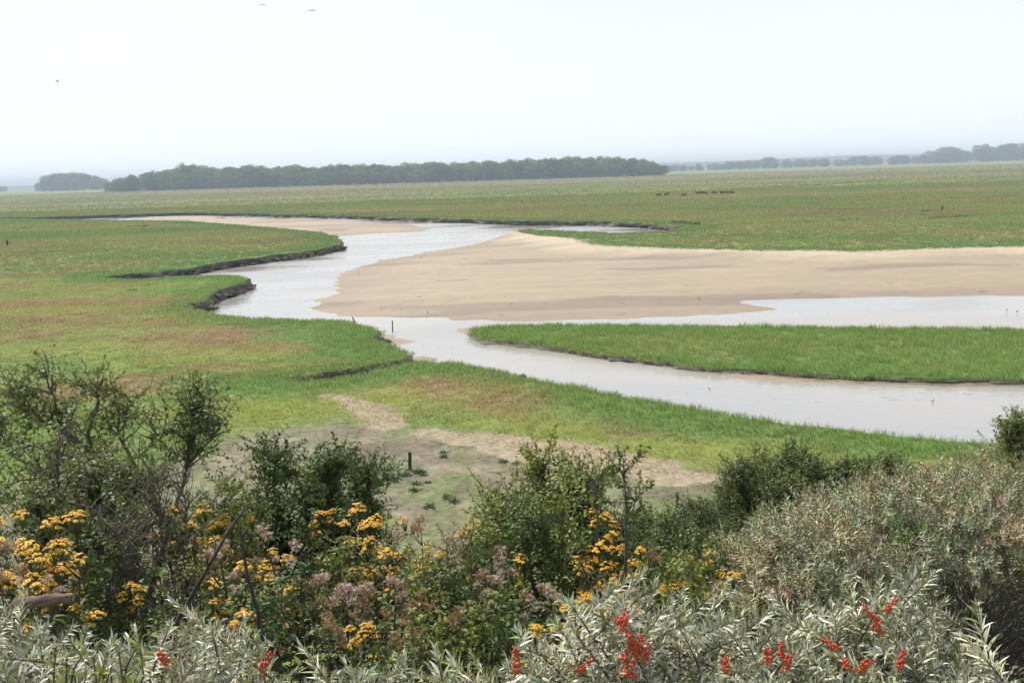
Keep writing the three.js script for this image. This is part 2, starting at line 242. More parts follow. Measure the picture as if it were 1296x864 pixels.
// ---------------------------------------------------------------- sandbanks and channel bed
{
  const x0 = -115, x1 = 150, z0 = -330, z1 = -45, s = 0.8, nx = Math.round((x1 - x0) / s), nz = Math.round((z1 - z0) / s), g = new Geo();
  const all = [[sandMain, 0.030, 0.38], [sandUpper, 0.03, 0.3], [sandTip, 0.08, 0.3], ...shoals.map((p) => [p, 0.03, 0.05]), [gullies[0], 0.3, 0.55], [gullies[1], 0.2, 0.12]];
  const edgeF = farPlain.slice(19, -6);
  for (let j = 0; j <= nz; j++) for (let i = 0; i <= nx; i++) {
    const x = x0 + i * s, z = z0 + j * s; let h = -0.5, mud = 0;
    for (let q = 0; q < all.length; q++) { const [p, k, top] = all[q]; const d = segDist(p, x, z); if (d > 12 && !inPoly(p, x, z)) continue; const sd = inPoly(p, x, z) ? d : -d; const hh = clamp(sd * k, -0.5, top); if (hh > h) { h = hh; mud = q >= all.length - 2 ? 1 : 0; } }
    if (h > 0) h += smooth(9, 1, segDist(edgeF, x, z, false)) * 0.55;
    if (h > -0.4) h += (fbm(x * 0.06, z * 0.34, 4) - 0.5) * (x > 12 && z > -105 ? 0.17 : 0.09) * clamp(1 - Math.abs(h) * 2) + (fbm(x * 0.5, z * 0.7 + 9, 3) - 0.5) * 0.05;
    // wet dark sand just above the water line, dry pale sand higher up
    const n = fbm(x * 0.12 + 7, z * 0.2, 4), n2 = vn(x * 1.3, z * 1.3), e = edgeDist(x, z);
    let c = mix3([0.282, 0.208, 0.132], [0.338, 0.252, 0.154], smooth(0.02, 0.25, h + (n - 0.5) * 0.25));
    c = mix3(c, [0.215, 0.156, 0.102], 0.8 * smooth(0.54, 0.62, fbm(x * 0.05 + 3, z * 0.16 + 1, 4)));
    c = mix3(c, [0.46, 0.35, 0.225], smooth(8, 1.5, e + (n - 0.5) * 9) * (h > 0.1 ? 1 : 0.2) * (z < -80 ? 1 : 0));
    c = mix3(c, [0.13, 0.105, 0.08], mud); const f = (0.86 + n2 * 0.16) * (0.86 + 0.28 * fbm(x * 0.09 + 60, z * 0.6, 4));
    g.v(V(x, WL + h, z), UPV, [c[0] * f, c[1] * f, c[2] * f]);
  }
  const w = nx + 1; for (let j = 0; j < nz; j++) for (let i = 0; i < nx; i++) { const a = j * w + i; if (Math.max(g.p[a * 3 + 1], g.p[(a + 1) * 3 + 1], g.p[(a + w) * 3 + 1], g.p[(a + w + 1) * 3 + 1]) < WL - 0.3) continue; g.t(a, a + w, a + 1); g.t(a + 1, a + w, a + w + 1); }
  const geo = g.build(); geo.computeVertexNormals(); structure(geo, coloured({ roughness: 0.8 }), 'sandbank');
}
{ // turbid tidal water
  const w = 512, h = 512, d = new Uint8Array(w * h * 4), tile = (x, y, p) => { const a = fbm(x, y, 3), b = fbm(x - p, y, 3), c = fbm(x, y - p, 3), e = fbm(x - p, y - p, 3), u = x / p, v = y / p; return lerp(lerp(a, b, u), lerp(c, e, u), v); };
  for (let j = 0; j < h; j++) for (let i = 0; i < w; i++) { const v = 255 * tile(i / w * 14, j / h * 24, 14 + (j * 0)); const o = (j * w + i) * 4; d[o] = d[o + 1] = d[o + 2] = v; d[o + 3] = 255; }
  const bump = new THREE.DataTexture(d, w, h); bump.wrapS = bump.wrapT = THREE.RepeatWrapping; bump.magFilter = THREE.LinearFilter; bump.needsUpdate = true;
  const geo = new THREE.PlaneGeometry(1000, 460, 1, 1).rotateX(-Math.PI / 2).translate(0, WL, -240); const uv = geo.attributes.uv, p = geo.attributes.position; for (let i = 0; i < uv.count; i++) uv.setXY(i, p.getX(i) / 9, p.getZ(i) / 9);
  // silt carried in the water differs from place to place
  const silt = paint(512, 512, -200, 200, -330, -20, (x, z) => { const k = fbm(x * 0.04, z * 0.09 + 4, 4); return mix3([0.325, 0.305, 0.275], [0.375, 0.33, 0.275], smooth(0.35, 0.65, k)); });
  const [a0, a1, b0, b1] = silt.area, uv1 = uv.clone(); for (let i = 0; i < uv1.count; i++) uv1.setXY(i, (p.getX(i) - a0) / (a1 - a0), (b1 - p.getZ(i)) / (b1 - b0)); geo.setAttribute('uv1', uv1); silt.channel = 1;
  const wind = paint(512, 512, -200, 200, -330, -20, (x, z) => { const k = smooth(0.4, 0.62, fbm(x * 0.07 + z * 0.03 + 8, z * 0.16, 4)); const v = Math.pow(((0.07 + 0.2 * k) + 0.055) / 1.055, 2.4); return [v, v, v]; }); wind.colorSpace = THREE.NoColorSpace; wind.channel = 1;   // cat's paws
  structure(geo, new THREE.MeshPhysicalMaterial({ map: silt, roughness: 1, roughnessMap: wind, ior: 1.33, bumpMap: bump, bumpScale: 0.018 }), 'water');
}
structure(new THREE.CircleGeometry(5300, 48).rotateX(-Math.PI / 2).translate(0, -2.5, 0), new THREE.MeshStandardMaterial({ color: new THREE.Color(0.13, 0.12, 0.06), roughness: 1 }), 'ground');

// ---------------------------------------------------------------- the dune the view is taken from
function dune(x, z) {
  const u = -z, r = u < 0 ? u * 0.3 : u;
  let y = 8.75 - 0.365 * r + (fbm(x * 0.25 + 4, z * 0.25, 3) - 0.5) * 0.5;
  y -= 0.012 * Math.max(0, Math.abs(x) - 30) ** 1.3;
  const k = 1.2; y = 0.5 * (y + Math.sqrt(y * y + k * k)) - 0.34;      // runs out into the flat
  return y - 0.12 - smooth(30, 44, u) * 0.9;
}
{
  const g = new THREE.PlaneGeometry(180, 74, 225, 148).rotateX(-Math.PI / 2).translate(0, 0, -15), p = g.attributes.position, uv = g.attributes.uv, [x0, x1, z0, z1] = mats[0].area;
  for (let i = 0; i < p.count; i++) { const x = p.getX(i), z = p.getZ(i); p.setY(i, dune(x, z)); uv.setXY(i, (x - x0) / (x1 - x0), (z1 - z) / (z1 - z0)); }
  g.computeVertexNormals(); structure(g, mats[0], 'dune');
}

// ---------------------------------------------------------------- grass
function tuftGeo(blades, spread, wid, seed, lean = 0.5) { R = rng(seed); const g = new Geo();
  for (let b = 0; b < blades; b++) { const a = rr(0, 6.28), r = spread * Math.sqrt(R()), base = V(Math.cos(a) * r, 0, Math.sin(a) * r), d = V(Math.cos(a) * lean * R() + rr(-.2, .2), 1, Math.sin(a) * lean * R() + rr(-.2, .2)).normalize(); leaf(g, base, d, randDir(), rr(0.6, 1.1), wid, rr(0.3, 1.0), jit([1, 1, 1], 0.16), 0, 2, 0.1); }
  for (let i = 0; i < g.n.length; i += 3) { const n = V(g.n[i], g.n[i + 1], g.n[i + 2]); if (n.y < 0) n.negate(); n.multiplyScalar(0.35).add(UPV).normalize(); g.n[i] = n.x; g.n[i + 1] = n.y; g.n[i + 2] = n.z; }   // a sward catches light as a surface
  return g.build(); }
function grassField(name, label, list, geo, mat = grassMat) {
  const m = new THREE.InstancedMesh(geo, mat, list.length), d = V();
  list.forEach(([x, y, z, w, h, c], k) => { d.set(rr(-.12, .12), 1, rr(-.12, .12)).normalize(); place(m, k, V(x, y, z), d, rr(0, 6.28), w, h); m.setColorAt(k, COL.setRGB(c[0], c[1], c[2])); });
  put(m, name); m.userData = { kind: 'stuff', label, category: 'grass' }; return m;
}
const inMain = (x, z) => inPoly(mainland, x, z), inFar = (x, z) => inPoly(farPlain, x, z), inIsle = (x, z) => inPoly(island, x, z);
{
  R = rng(101); const near = [], turf = [], mid = [], isle = [], plain = [], tint = (c, k) => jit(c.map((v) => v * 1.75), k * 0.6);
  const fan = (u0, u1, pw) => { const u = Math.pow(lerp(Math.pow(u0, pw), Math.pow(u1, pw), R()), 1 / pw); return [rr(-1, 1) * (0.56 * u + 4), -u]; };
  for (let k = 0; k < 150000; k++) { const [x, z] = fan(24, 118, 1.7); const e = edgeDist(x, z); if (!inMain(x, z)) continue; const dr = dryness(x, z);
    if (R() < dr) { { const c = sward(x, z, 2); if (c[0] < 0.4) turf.push([x, Math.max(-0.03, dune(x, z) - 0.02), z, rr(.08, .17), rr(.03, .08), tint(c.map((v) => v * .75), .5)]); } continue; }
    const lush = smooth(4, 1.2, e), clump = fbm(x * 0.8, z * 0.8, 2); const h = lerp(0.07 + 0.17 * clump, 0.27, lush) * rr(.7, 1.25), w = rr(.30, .5) * (-z > 70 ? 1.3 : 1); const c = sward(x, z, 3); if (c[0] > 0.33 && R() < .8) continue; near.push([x, -0.04, z, w, h, tint(c, .22)]); }
  for (let k = 0; k < 34000; k++) { const x = rr(-4, 48), z = rr(-82, -48); if (!inIsle(x, z)) continue; const e = segDist(island, x, z); const c = mix3(LUSH, GREEN, fbm(x * .25, z * .25, 3)); isle.push([x, -0.7, z, rr(.28, .45), rr(.24, .40) * (e < .6 ? 1.15 : 1) * (0.55 + 0.9 * fbm(x * .35, z * .35, 3)), tint(mix3(c, OLIVE, .35 * smooth(.5, .7, fbm(x * .18 + 9, z * .4, 3))), .2)]); }
  for (let k = 0; k < 170000; k++) { const [x, z] = fan(112, 420, 1.35); const m = inMain(x, z); if (!m && !inFar(x, z)) continue; const u = -z; mid.push([x, -0.04, z, rr(.5, 1.0) * (u / 160), rr(.16, .36) * (0.7 + u / 500), tint(sward(x, z, 3), .2)]); }
  for (let k = 0; k < 60000; k++) { const [x, z] = fan(400, 1350, 1.2); const u = -z; plain.push([x, -0.05, z, rr(1.2, 2.6) * (u / 500), rr(.3, .55) * (0.8 + u / 1500), tint(sward(x, z, 3), .16)]); }
  for (let k = 0; k < 30000; k++) { const [x, z] = fan(24, 60, 1.2); if (!inMain(x, z) || dryness(x, z) < .5) continue; const c = sward(x, z, 2); turf.push([x, Math.max(-0.03, dune(x, z) - 0.02), z, rr(.07, .15), rr(.03, .07), tint(c.map((v) => v * .75), .5)]); }
  const droop = []; for (const [line, y] of [[mainRough, 0], [farRough, 0], [isleRough, -.66]]) for (const q of line) { const u = -q[1]; if (u < 40 || u > 330 || Math.abs(q[0]) > .56 * u + 6) continue; const n = u > 120 ? 2 : 4; for (let k = 0; k < n; k++) { const patch = fbm(q[0] * .3 + 4, q[1] * .3, 2), down = patch > .47 ? R() * .75 : R() * .2, s = Math.max(1, u / 90), c = mix3(sward(q[0], q[1], 2), [.13, .11, .05], R() < .4 ? .6 : .1); droop.push([q[0] + rr(-.35, .35) * s, y - .06 - down * Math.max(.15, y - WL - .2), q[1] + rr(-.3, .5) * s, rr(.3, .55) * s, rr(.16, .32) * Math.sqrt(s), tint(c, .28)]); } }
  const stray = []; for (const q of farRough.filter((q) => q[0] > 5 && q[1] > -160)) for (let k = 0; k < 3; k++) if (fbm(q[0] * .15, 3, 2) > .5 && R() < .25) { const d = Math.pow(R(), 2) * 7; stray.push([q[0] + rr(-1, 1), -.35 - d * .03, q[1] + d, rr(.4, 1.1), rr(.12, .3), tint(LUSH, .3)]); }
  const wrack = []; for (let k = 0; k < 5000 && wrack.length < 260; k++) { const x = rr(-40, 80), z = rr(-165, -72); if (!inPoly(sandMain, x, z) || fbm(x * .12, z * .2 + 5, 3) < .5) continue; wrack.push([x, WL + clamp(segDist(sandMain, x, z) * .03, 0, .38) - .03, z, rr(.15, .5), rr(.05, .12), jit([.09, .075, .05], .4)]); }
  const tA = tuftGeo(15, 0.34, 0.042, 5, 0.9), tB = tuftGeo(12, 0.5, 0.09, 6, 0.8), tC = tuftGeo(14, 0.6, 0.12, 8, 1.0);
  grassField('grass', 'mixed green and rust coloured marsh grass on the meadow below the dune', near, tA);
  grassField('grass', 'short dry turf on the bare ground at the foot of the dune', turf, tB);
  grassField('grass', 'tall even bright green cordgrass on the long island in the channel', isle, tA);
  grassField('grass', 'ragged grass hanging over the eroded channel banks', droop, tA); grassField('grass', 'stray grass clumps on the upper rim of the sandbank', stray, tA);
  grassField('seaweed', 'scattered dark scraps of weed stranded on the sandbank', wrack, tB);
  grassField('grass', 'olive and green sward on the marsh beyond the channel', mid, tB);
  grassField('grass', 'pale tawny grass on the far plain in front of the wood', plain, tC);
}

// ---------------------------------------------------------------- far woods
const barkMat = coloured({ roughness: 1 }), crownMats = [[1, 1, 1], [1.5, 1.45, 1.2], [.75, .8, .8], [1.25, 1.1, .8]].map((c) => leafy({ color: new THREE.Color(...c), roughness: 0.8, transmission: 0.3, specularIntensity: 0.2 }));
function treeModel(seed, h, wide, low) {     // tapered trunk and limbs, crown of leaf clumps with gaps
  R = rng(seed); const root = new THREE.Group(), t = new Geo(), c = new Geo(), bark = [0.06, 0.05, 0.04];
  tube(t, [V(0, 0, 0), V(rr(-.3, .3), h * .3, rr(-.3, .3)), V(rr(-.6, .6), h * .62, rr(-.6, .6)), V(0, h * .86, 0)], [h * .022, h * .016, h * .009, .05], bark, 6);
  const lobes = [];
  for (let k = 0; k < 16; k++) { const y = lerp(low, 0.86, k / 15), a = k * 2.4 + rr(-.4, .4), r = wide * Math.sin(Math.PI * clamp(lerp(.26, .93, (y - low) / (1 - low)))) * rr(.4, .75); const q = V(Math.cos(a) * r, y * h, Math.sin(a) * r); lobes.push([q, h * rr(.11, .18) * (y > .8 ? .8 : 1)]); tube(t, [V(0, q.y * .72, 0), q.clone().multiplyScalar(.6).setY(q.y * .88), q], [h * .009, h * .005, .03], bark, 4); }
  for (const [q, r] of lobes) { const tone = rr(.72, 1.3); for (let k = 0; k < 85; k++) { const d = randDir(), p = q.clone().addScaledVector(d, r * rr(.6, 1.05)); p.y = q.y + (p.y - q.y) * .85; const n = d.clone().add(randDir().multiplyScalar(.7)).normalize(), col = jit([.13 * tone, .185 * tone, .052 * tone], .25); leaf(c, p, randDir(), n, rr(.7, 1.5), rr(.6, 1.1), .5, col, 1, 2, .1); } }
  const tr = new THREE.Mesh(t.build(), barkMat), cr = new THREE.Mesh(c.build(), crownMats[0]); tr.name = 'trunk'; cr.name = 'crown'; root.add(tr, cr); return root;
}
const trees = [treeModel(21, 20, 6.5, .12), treeModel(22, 20, 7.5, .1), treeModel(23, 20, 5.5, .15), treeModel(24, 20, 7, .2), treeModel(25, 20, 6, .08)];
function plantTree(x, z, h, wide, name, label, group, base = 0) { const o = trees[Math.floor(R() * trees.length)].clone(); o.children[1].material = crownMats[Math.floor(R() * 4)]; o.position.set(x, base, z); const s = h / 19.5; o.scale.set(s * wide, s, s * wide); o.rotation.y = rr(0, 6.28); put(o, name); tag(o, label, 'tree', group); }
{
  // a long even-topped wood on the far side of the plain: front line, and how tall it stands along it
  R = rng(31); const A = [-520, -1330], B = [203, -1275], tall = [[0, 15], [.015, 19], [.05, 24], [.09, 28], [.125, 32], [.145, 32], [.17, 28.5], [.3, 28], [.5, 25.5], [.68, 25], [.74, 27], [.85, 26], [.93, 25], [.97, 20], [1, 14]];
  for (let row = 0; row < 4; row++) for (let k = 0; k < 58; k++) { const t = (k + (row % 2) * .5 + rr(-.3, .3)) / 58; if (t > 1 || t < 0) continue; const h = interp(tall, t) * rr(.82, 1.08) * (row === 0 ? rr(.6, .95) : 1); plantTree(lerp(A[0], B[0], t) + rr(-2, 2), lerp(A[1], B[1], t) - row * 13 + rr(-3, 3), h, rr(1.15, 1.6) * (h < 18 ? 1.4 : 1), 'broadleaf_tree', 'dark green broadleaf tree in the long wood beyond the plain', 'trees of the long wood'); }
  // tall pair that stands above the wood
  for (const [t, h] of [[.13, 36], [.15, 35]]) plantTree(lerp(A[0], B[0], t), lerp(A[1], B[1], t) - 20, h, .8, 'tall_tree', 'tall tree crown rising above the end of the long wood', 'tall trees above the wood');
  // hazy copse and hedges farther off
  for (let k = 0; k < 26; k++) { const t = (k + .5) / 26, h = interp([[0, 16], [.12, 34], [.45, 39], [.75, 34], [1, 20]], t) * rr(.92, 1.05); plantTree(lerp(-995, -850, t), -2150 - (k % 3) * 16, h, 1.25, 'copse_tree', 'hazy blue tree in the compact copse beside the long wood', 'trees of the hazy copse'); }
  for (let k = 0; k < 20; k++) plantTree(rr(-1560, -1330) , rr(-2800, -2700), rr(14, 22), 1.5, 'hedge_tree', 'faint low tree on the far skyline beyond the copse', 'skyline trees beyond the copse');
  const skyline = [[210, 14], [245, 22], [280, 14], [330, 15], [420, 18], [470, 16], [560, 22], [640, 29], [700, 22], [780, 20], [860, 24], [950, 22], [1020, 27], [1060, 37], [1100, 40], [1150, 42], [1300, 44], [1400, 42]];
  for (let k = 0; k < 118; k++) { const x = lerp(225, 1400, (k + R()) / 118), h = interp(skyline, x) * rr(.6, 1.05); plantTree(x, -2440 - rr(0, 90), h, rr(1.5, 2.6), 'skyline_tree', 'pale hazy tree in the line along the horizon beyond the cattle', 'trees along the horizon'); }
}
{ // faint rising ground behind the trees
  const g = new THREE.PlaneGeometry(9000, 700, 120, 6).rotateX(-Math.PI / 2).translate(600, 0, -4300), p = g.attributes.position; for (let i = 0; i < p.count; i++) { const x = p.getX(i), z = p.getZ(i); p.setY(i, -2 + (12 + 26 * fbm(x * .0011 + 3, .5, 3) + 14 * smooth(0, 1600, x)) * smooth(350, 60, Math.abs(z + 4300))); } g.computeVertexNormals();
  structure(g, new THREE.MeshStandardMaterial({ color: new THREE.Color(.07, .09, .045), roughness: 1 }), 'hills');
}
// dark sea-purslane along the creeks that cross the plain
{ R = rng(77); const g = tuftGeo(12, .6, .16, 9, .8), list = [];
  const lines = [[[[71.64,-171.83],[74.49,-173.47],[77.19,-174.05],[80.88,-176.15],[83.52,-176.5]], .5], [[[80.46,-196.08],[82.87,-198.17]], .6], [[[-67.55,-357.45],[-58.43,-370.36],[-45.93,-362.73]], .5], [[[-9.44,-372.98],[10.85,-371.24],[29.23,-365.91]], .35], [[[-90.76,-240.56],[-84.93,-238.93]], .6], [[[-122.22,-249.63],[-117,-248.47]], .5], [[[29.79,-184.35],[31.93,-180.17],[33.13,-175.34]], .7], [[[57.23,-175.56],[61.42,-175.73]], .35], [[[-36.5,-95.24],[-35.43,-95.6]], .3], [[[84.67,-421.97],[125.29,-449.88],[188.8,-507.75]], .4], [[[-29.92,-374.74],[-12.45,-376.33]], .25], [[[55.15,-246.09],[63.25,-233.38]], .3], [[[-80.65,-277.22],[-58.22,-283.92]], .25]];
  for (const [l, w] of lines) for (let i = 1; i < l.length; i++) { const a = l[i - 1], b = l[i], n = Math.ceil(Math.hypot(a[0] - b[0], a[1] - b[1]) * 2.5); for (let k = 0; k < n; k++) { const t = R(), x = lerp(a[0], b[0], t), z = lerp(a[1], b[1], t) + rr(-1, 1) * w * 2; list.push([x, 0, z, rr(.5, .9) * -z / 180, rr(.3, 1) * w, jit([.045, .065, .022], .3)]); } }
  grassField('creek_scrub', 'dark low scrub along the small creeks across the plain', list, g); }
// ---------------------------------------------------------------- weathered stakes
function post(x, z, base, h, r, lean, label) { const y = h; R = rng(Math.round(900 + x * 13)); const o = new THREE.Group(), g = new Geo(), pts = [], rad = []; for (let k = 0; k <= 6; k++) { const t = k / 6; pts.push(V(lean * t * t * y + rr(-1, 1) * r * .1, lerp(-.25, y, t), rr(-1, 1) * r * .1)); rad.push(r * rr(.9, 1.05)); } const col = [.055, .045, .036]; tube(g, pts, rad, col, 9);
  const m = new THREE.Mesh(g.build(), woodMat); m.name = 'shaft'; o.add(m); const cap = new THREE.Mesh(new THREE.SphereGeometry(r * .98, 9, 5, 0, 6.2832, 0, 1.5708).scale(1, .35, 1), new THREE.MeshStandardMaterial({ color: new THREE.Color(.09, .08, .065), roughness: 1 })); cap.name = 'weathered_top'; cap.position.set(lean * y, y - .004, 0); o.add(cap); o.position.set(x, base, z); put(o, 'wooden_post'); tag(o, label, 'post'); }
const posts = [[-3.65,-33.48],[4.64,-27.82],[-8.45,-36],[-87.82,-176.71],[-10.99,-70.23],[-8.45,-70.46],[85.9,-199.82]];
post(posts[0][0], posts[0][1], 0, .62, .06, 0.02, 'short dark post with green weeds at its foot on bare ground');
post(posts[1][0], posts[1][1], Math.max(0, dune(...posts[1])), .75, .05, -.01, 'thin dark post on green turf beside the thorn scrub');
post(posts[2][0], posts[2][1], 0, .55, .06, 0, 'dark post on bare soil just above the leafy green shrub');
post(posts[3][0], posts[3][1], 0, 1.0, .16, 0, 'lone post far out on the grassy marsh flat');
post(posts[4][0], posts[4][1], -.5, .75, .045, -.28, 'leaning stake at the tip of the grassy bank in the channel');
post(posts[5][0], posts[5][1], WL, .8, .04, .02, 'upright stake standing in the water off the grassy bank');
post(posts[6][0], posts[6][1], 0, .8, .16, 0, 'stub of a post among dark scrub on the far plain');

// ---------------------------------------------------------------- animals: one skin over a jointed skeleton
function skin(bones, cell, k) {    // smooth union of tapered capsules, meshed with surface nets
  const lo = V(1e9, 1e9, 1e9), hi = V(-1e9, -1e9, -1e9); for (const [a, b, ra, rb] of bones) for (const [p, r] of [[a, ra], [b, rb]]) { lo.min(V(p[0] - r, p[1] - r, p[2] - r)); hi.max(V(p[0] + r, p[1] + r, p[2] + r)); } lo.subScalar(cell * 2); hi.addScalar(cell * 2);
  const n = [0, 1, 2].map((i) => Math.ceil((hi.getComponent(i) - lo.getComponent(i)) / cell) + 1), f = new Float32Array(n[0] * n[1] * n[2]), at = (i, j, l) => i + n[0] * (j + n[1] * l);
  for (let l = 0; l < n[2]; l++) for (let j = 0; j < n[1]; j++) for (let i = 0; i < n[0]; i++) { const x = lo.x + i * cell, y = lo.y + j * cell, z = lo.z + l * cell; let s = 0; for (const [a, b, ra, rb] of bones) { const d = [b[0] - a[0], b[1] - a[1], b[2] - a[2]], t = clamp(((x - a[0]) * d[0] + (y - a[1]) * d[1] + (z - a[2]) * d[2]) / (d[0] ** 2 + d[1] ** 2 + d[2] ** 2 + 1e-9)); s += Math.exp(-(Math.hypot(x - a[0] - t * d[0], y - a[1] - t * d[1], z - a[2] - t * d[2]) - lerp(ra, rb, t)) / k); } f[at(i, j, l)] = -k * Math.log(s + 1e-30); }
  const g = new Geo(), id = new Int32Array(f.length).fill(-1), C = [[0, 0, 0], [1, 0, 0], [0, 1, 0], [1, 1, 0], [0, 0, 1], [1, 0, 1], [0, 1, 1], [1, 1, 1]], E = [[0, 1], [2, 3], [4, 5], [6, 7], [0, 2], [1, 3], [4, 6], [5, 7], [0, 4], [1, 5], [2, 6], [3, 7]];
  for (let l = 0; l < n[2] - 1; l++) for (let j = 0; j < n[1] - 1; j++) for (let i = 0; i < n[0] - 1; i++) { const v = C.map((c) => f[at(i + c[0], j + c[1], l + c[2])]); let m = 0; const p = V(); for (const [a, b] of E) if ((v[a] < 0) !== (v[b] < 0)) { const t = v[a] / (v[a] - v[b]); p.x += lerp(C[a][0], C[b][0], t); p.y += lerp(C[a][1], C[b][1], t); p.z += lerp(C[a][2], C[b][2], t); m++; } if (m) { p.divideScalar(m); id[at(i, j, l)] = g.v(V(lo.x + (i + p.x) * cell, lo.y + (j + p.y) * cell, lo.z + (l + p.z) * cell), UPV, [1, 1, 1]); } }
  const quad = (a, b, c, d, flip) => { if (a < 0 || b < 0 || c < 0 || d < 0) return; if (flip) { g.t(a, c, b); g.t(b, c, d); } else { g.t(a, b, c); g.t(b, d, c); } };
  for (let l = 1; l < n[2] - 1; l++) for (let j = 1; j < n[1] - 1; j++) for (let i = 1; i < n[0] - 1; i++) { const s = f[at(i, j, l)] < 0; if (s !== f[at(i + 1, j, l)] < 0) quad(id[at(i, j - 1, l - 1)], id[at(i, j, l - 1)], id[at(i, j - 1, l)], id[at(i, j, l)], !s); if (s !== f[at(i, j + 1, l)] < 0) quad(id[at(i - 1, j, l - 1)], id[at(i, j, l - 1)], id[at(i - 1, j, l)], id[at(i, j, l)], s); if (s !== f[at(i, j, l + 1)] < 0) quad(id[at(i - 1, j - 1, l)], id[at(i, j - 1, l)], id[at(i - 1, j, l)], id[at(i, j, l)], !s); }
  const geo = g.build(); geo.computeVertexNormals(); return geo;
}
{ // red-brown cattle grazing on the plain
  const cow = (graze) => { const hx = graze ? 1.25 : 1.2, hy = graze ? .35 : 1.35, b = [[[-.65, 1.02, 0], [.55, 1.0, 0], .33, .36], [[-.6, .9, 0], [.4, .82, 0], .3, .33], [[.6, 1.1, 0], [hx - .22, graze ? .62 : 1.28, 0], .24, .15], [[hx - .22, graze ? .62 : 1.28, 0], [hx + .12, hy - .18, 0], .14, .09], [[hx - .25, graze ? .72 : 1.38, -.2], [hx - .25, graze ? .72 : 1.38, .2], .05, .05], [[-.92, 1.2, 0], [-1.0, .5, 0], .05, .035]];
    for (const s of [-1, 1]) { b.push([[.5, .8, s * .2], [.5, .42, s * .2], .14, .075], [[.5, .42, s * .2], [.47, .04, s * .2], .07, .06], [[-.72, .9, s * .2], [-.6, .58, s * .2], .2, .1], [[-.6, .58, s * .2], [-.78, .42, s * .2], .09, .065], [[-.78, .42, s * .2], [-.74, .04, s * .2], .065, .06]); } return skin(b, .06, .05); };
  const gA = cow(true), gB = cow(false), m = [[.26, .085, .045], [.19, .062, .035], [.30, .11, .058]].map((c) => new THREE.MeshStandardMaterial({ color: new THREE.Color(...c), roughness: .8 }));
  [[52.45,-351.52],[55.63,-354.32],[59.46,-341.44],[68.1,-361.88],[69.82,-362.02],[70.15,-356.5],[73.09,-358.69],[75.45,-356.63],[77.36,-359.05],[78.85,-356.91]].forEach(([x, z], k) => { const o = new THREE.Mesh(k % 3 === 1 ? gB : gA, m[k % 3]); o.position.set(x, 0, z); o.rotation.y = [0, .4, 3.1, -.3, 2.9, 1.2, .1, 3.3, -.5, .3][k]; o.scale.setScalar(.95); put(o, 'cow'); tag(o, 'red-brown cow grazing in the herd on the far plain', 'cow', 'cattle on the plain'); });
}
{ // waders on the mud and gulls in the air
  const wader = skin([[[-.1, .24, 0], [.06, .27, 0], .045, .06], [[-.1, .24, 0], [-.2, .22, 0], .035, .012], [[.08, .29, 0], [.12, .38, 0], .032, .026], [[.12, .385, 0], [.14, .39, 0], .034, .03], [[.15, .385, 0], [.24, .37, 0], .014, .006], [[0, .22, .03], [-.01, .11, .03], .016, .01], [[-.01, .11, .03], [0, 0, .03], .01, .012], [[0, .22, -.03], [.02, .11, -.03], .016, .01], [[.02, .11, -.03], [.01, 0, -.03], .01, .012]], .012, .012);
  const gm = new THREE.MeshStandardMaterial({ color: new THREE.Color(.10, .085, .07), roughness: .8 });
  const spots = [[-11.27,-128.14],[15.44,-81.71],[35.45,-71.01],[35.75,-70.12],[-6.61,-78.7],[9.68,-48.51],[19.03,-44.46]], says = ['small wader alone high on the pale sandbank', 'small wader at the pools on the edge of the sandbank', 'wader in the wide shallow water behind the grass island', 'wader in the wide shallow water behind the grass island', 'wader at the wet rim of the sandbank by the channel mouth', 'wader in the muddy channel in front of the grass island', 'wader in the muddy channel where it widens by the thorn scrub'];
  const sandTop = [-.5, -.82, WL, WL, -.84, WL, WL];
  spots.forEach(([x, z], k) => { const o = new THREE.Mesh(wader, gm); o.position.set(x, sandTop[k] - .01, z); o.rotation.y = k * 2.1; o.scale.setScalar(k > 4 ? .38 : .58); put(o, 'wading_bird'); tag(o, says[k], 'bird', k === 2 || k === 3 ? 'waders in the shallows' : undefined); });
  const bird = (up) => skin([[[-.18, 0, 0], [.12, .01, 0], .035, .06], [[.12, .02, 0], [.22, .04, 0], .05, .035], [[.24, .04, 0], [.3, .03, 0], .016, .006], [[-.18, 0, 0], [-.32, 0, 0], .035, .02], ...[-1, 1].flatMap((s) => [[[.05, .03, s * .04], [.1, .03 + up * .14, s * .32], .04, .028], [[-.02, .03, s * .04], [.03, .03 + up * .14, s * .32], .035, .028], [[.1, .03 + up * .14, s * .32], [-.08, .03 + up * .08, s * .72], .028, .01], [[.03, .03 + up * .14, s * .32], [-.1, .03 + up * .1, s * .6], .028, .012]])], .02, .015);
  const bm = new THREE.MeshStandardMaterial({ color: new THREE.Color(.22, .22, .23), roughness: .8 }), gA = bird(.8), gB = bird(-.2);
  [[-23.54,30.57,-130],[-34.22,34.7,-150],[-64.67,24.96,-150]].forEach(([x, y, z], k) => { const o = new THREE.Mesh(k === 2 ? gA : gB, bm); o.position.set(x, y, z); o.rotation.set(k * .12, [1.4, 1.7, .3][k], 0); put(o, 'gull'); tag(o, ['small gull gliding with level wings in the pale sky', 'small gull gliding with level wings in the pale sky', 'gull with wings raised low over the copse'][k], 'bird', k < 2 ? 'gulls high in the sky' : undefined); });
}

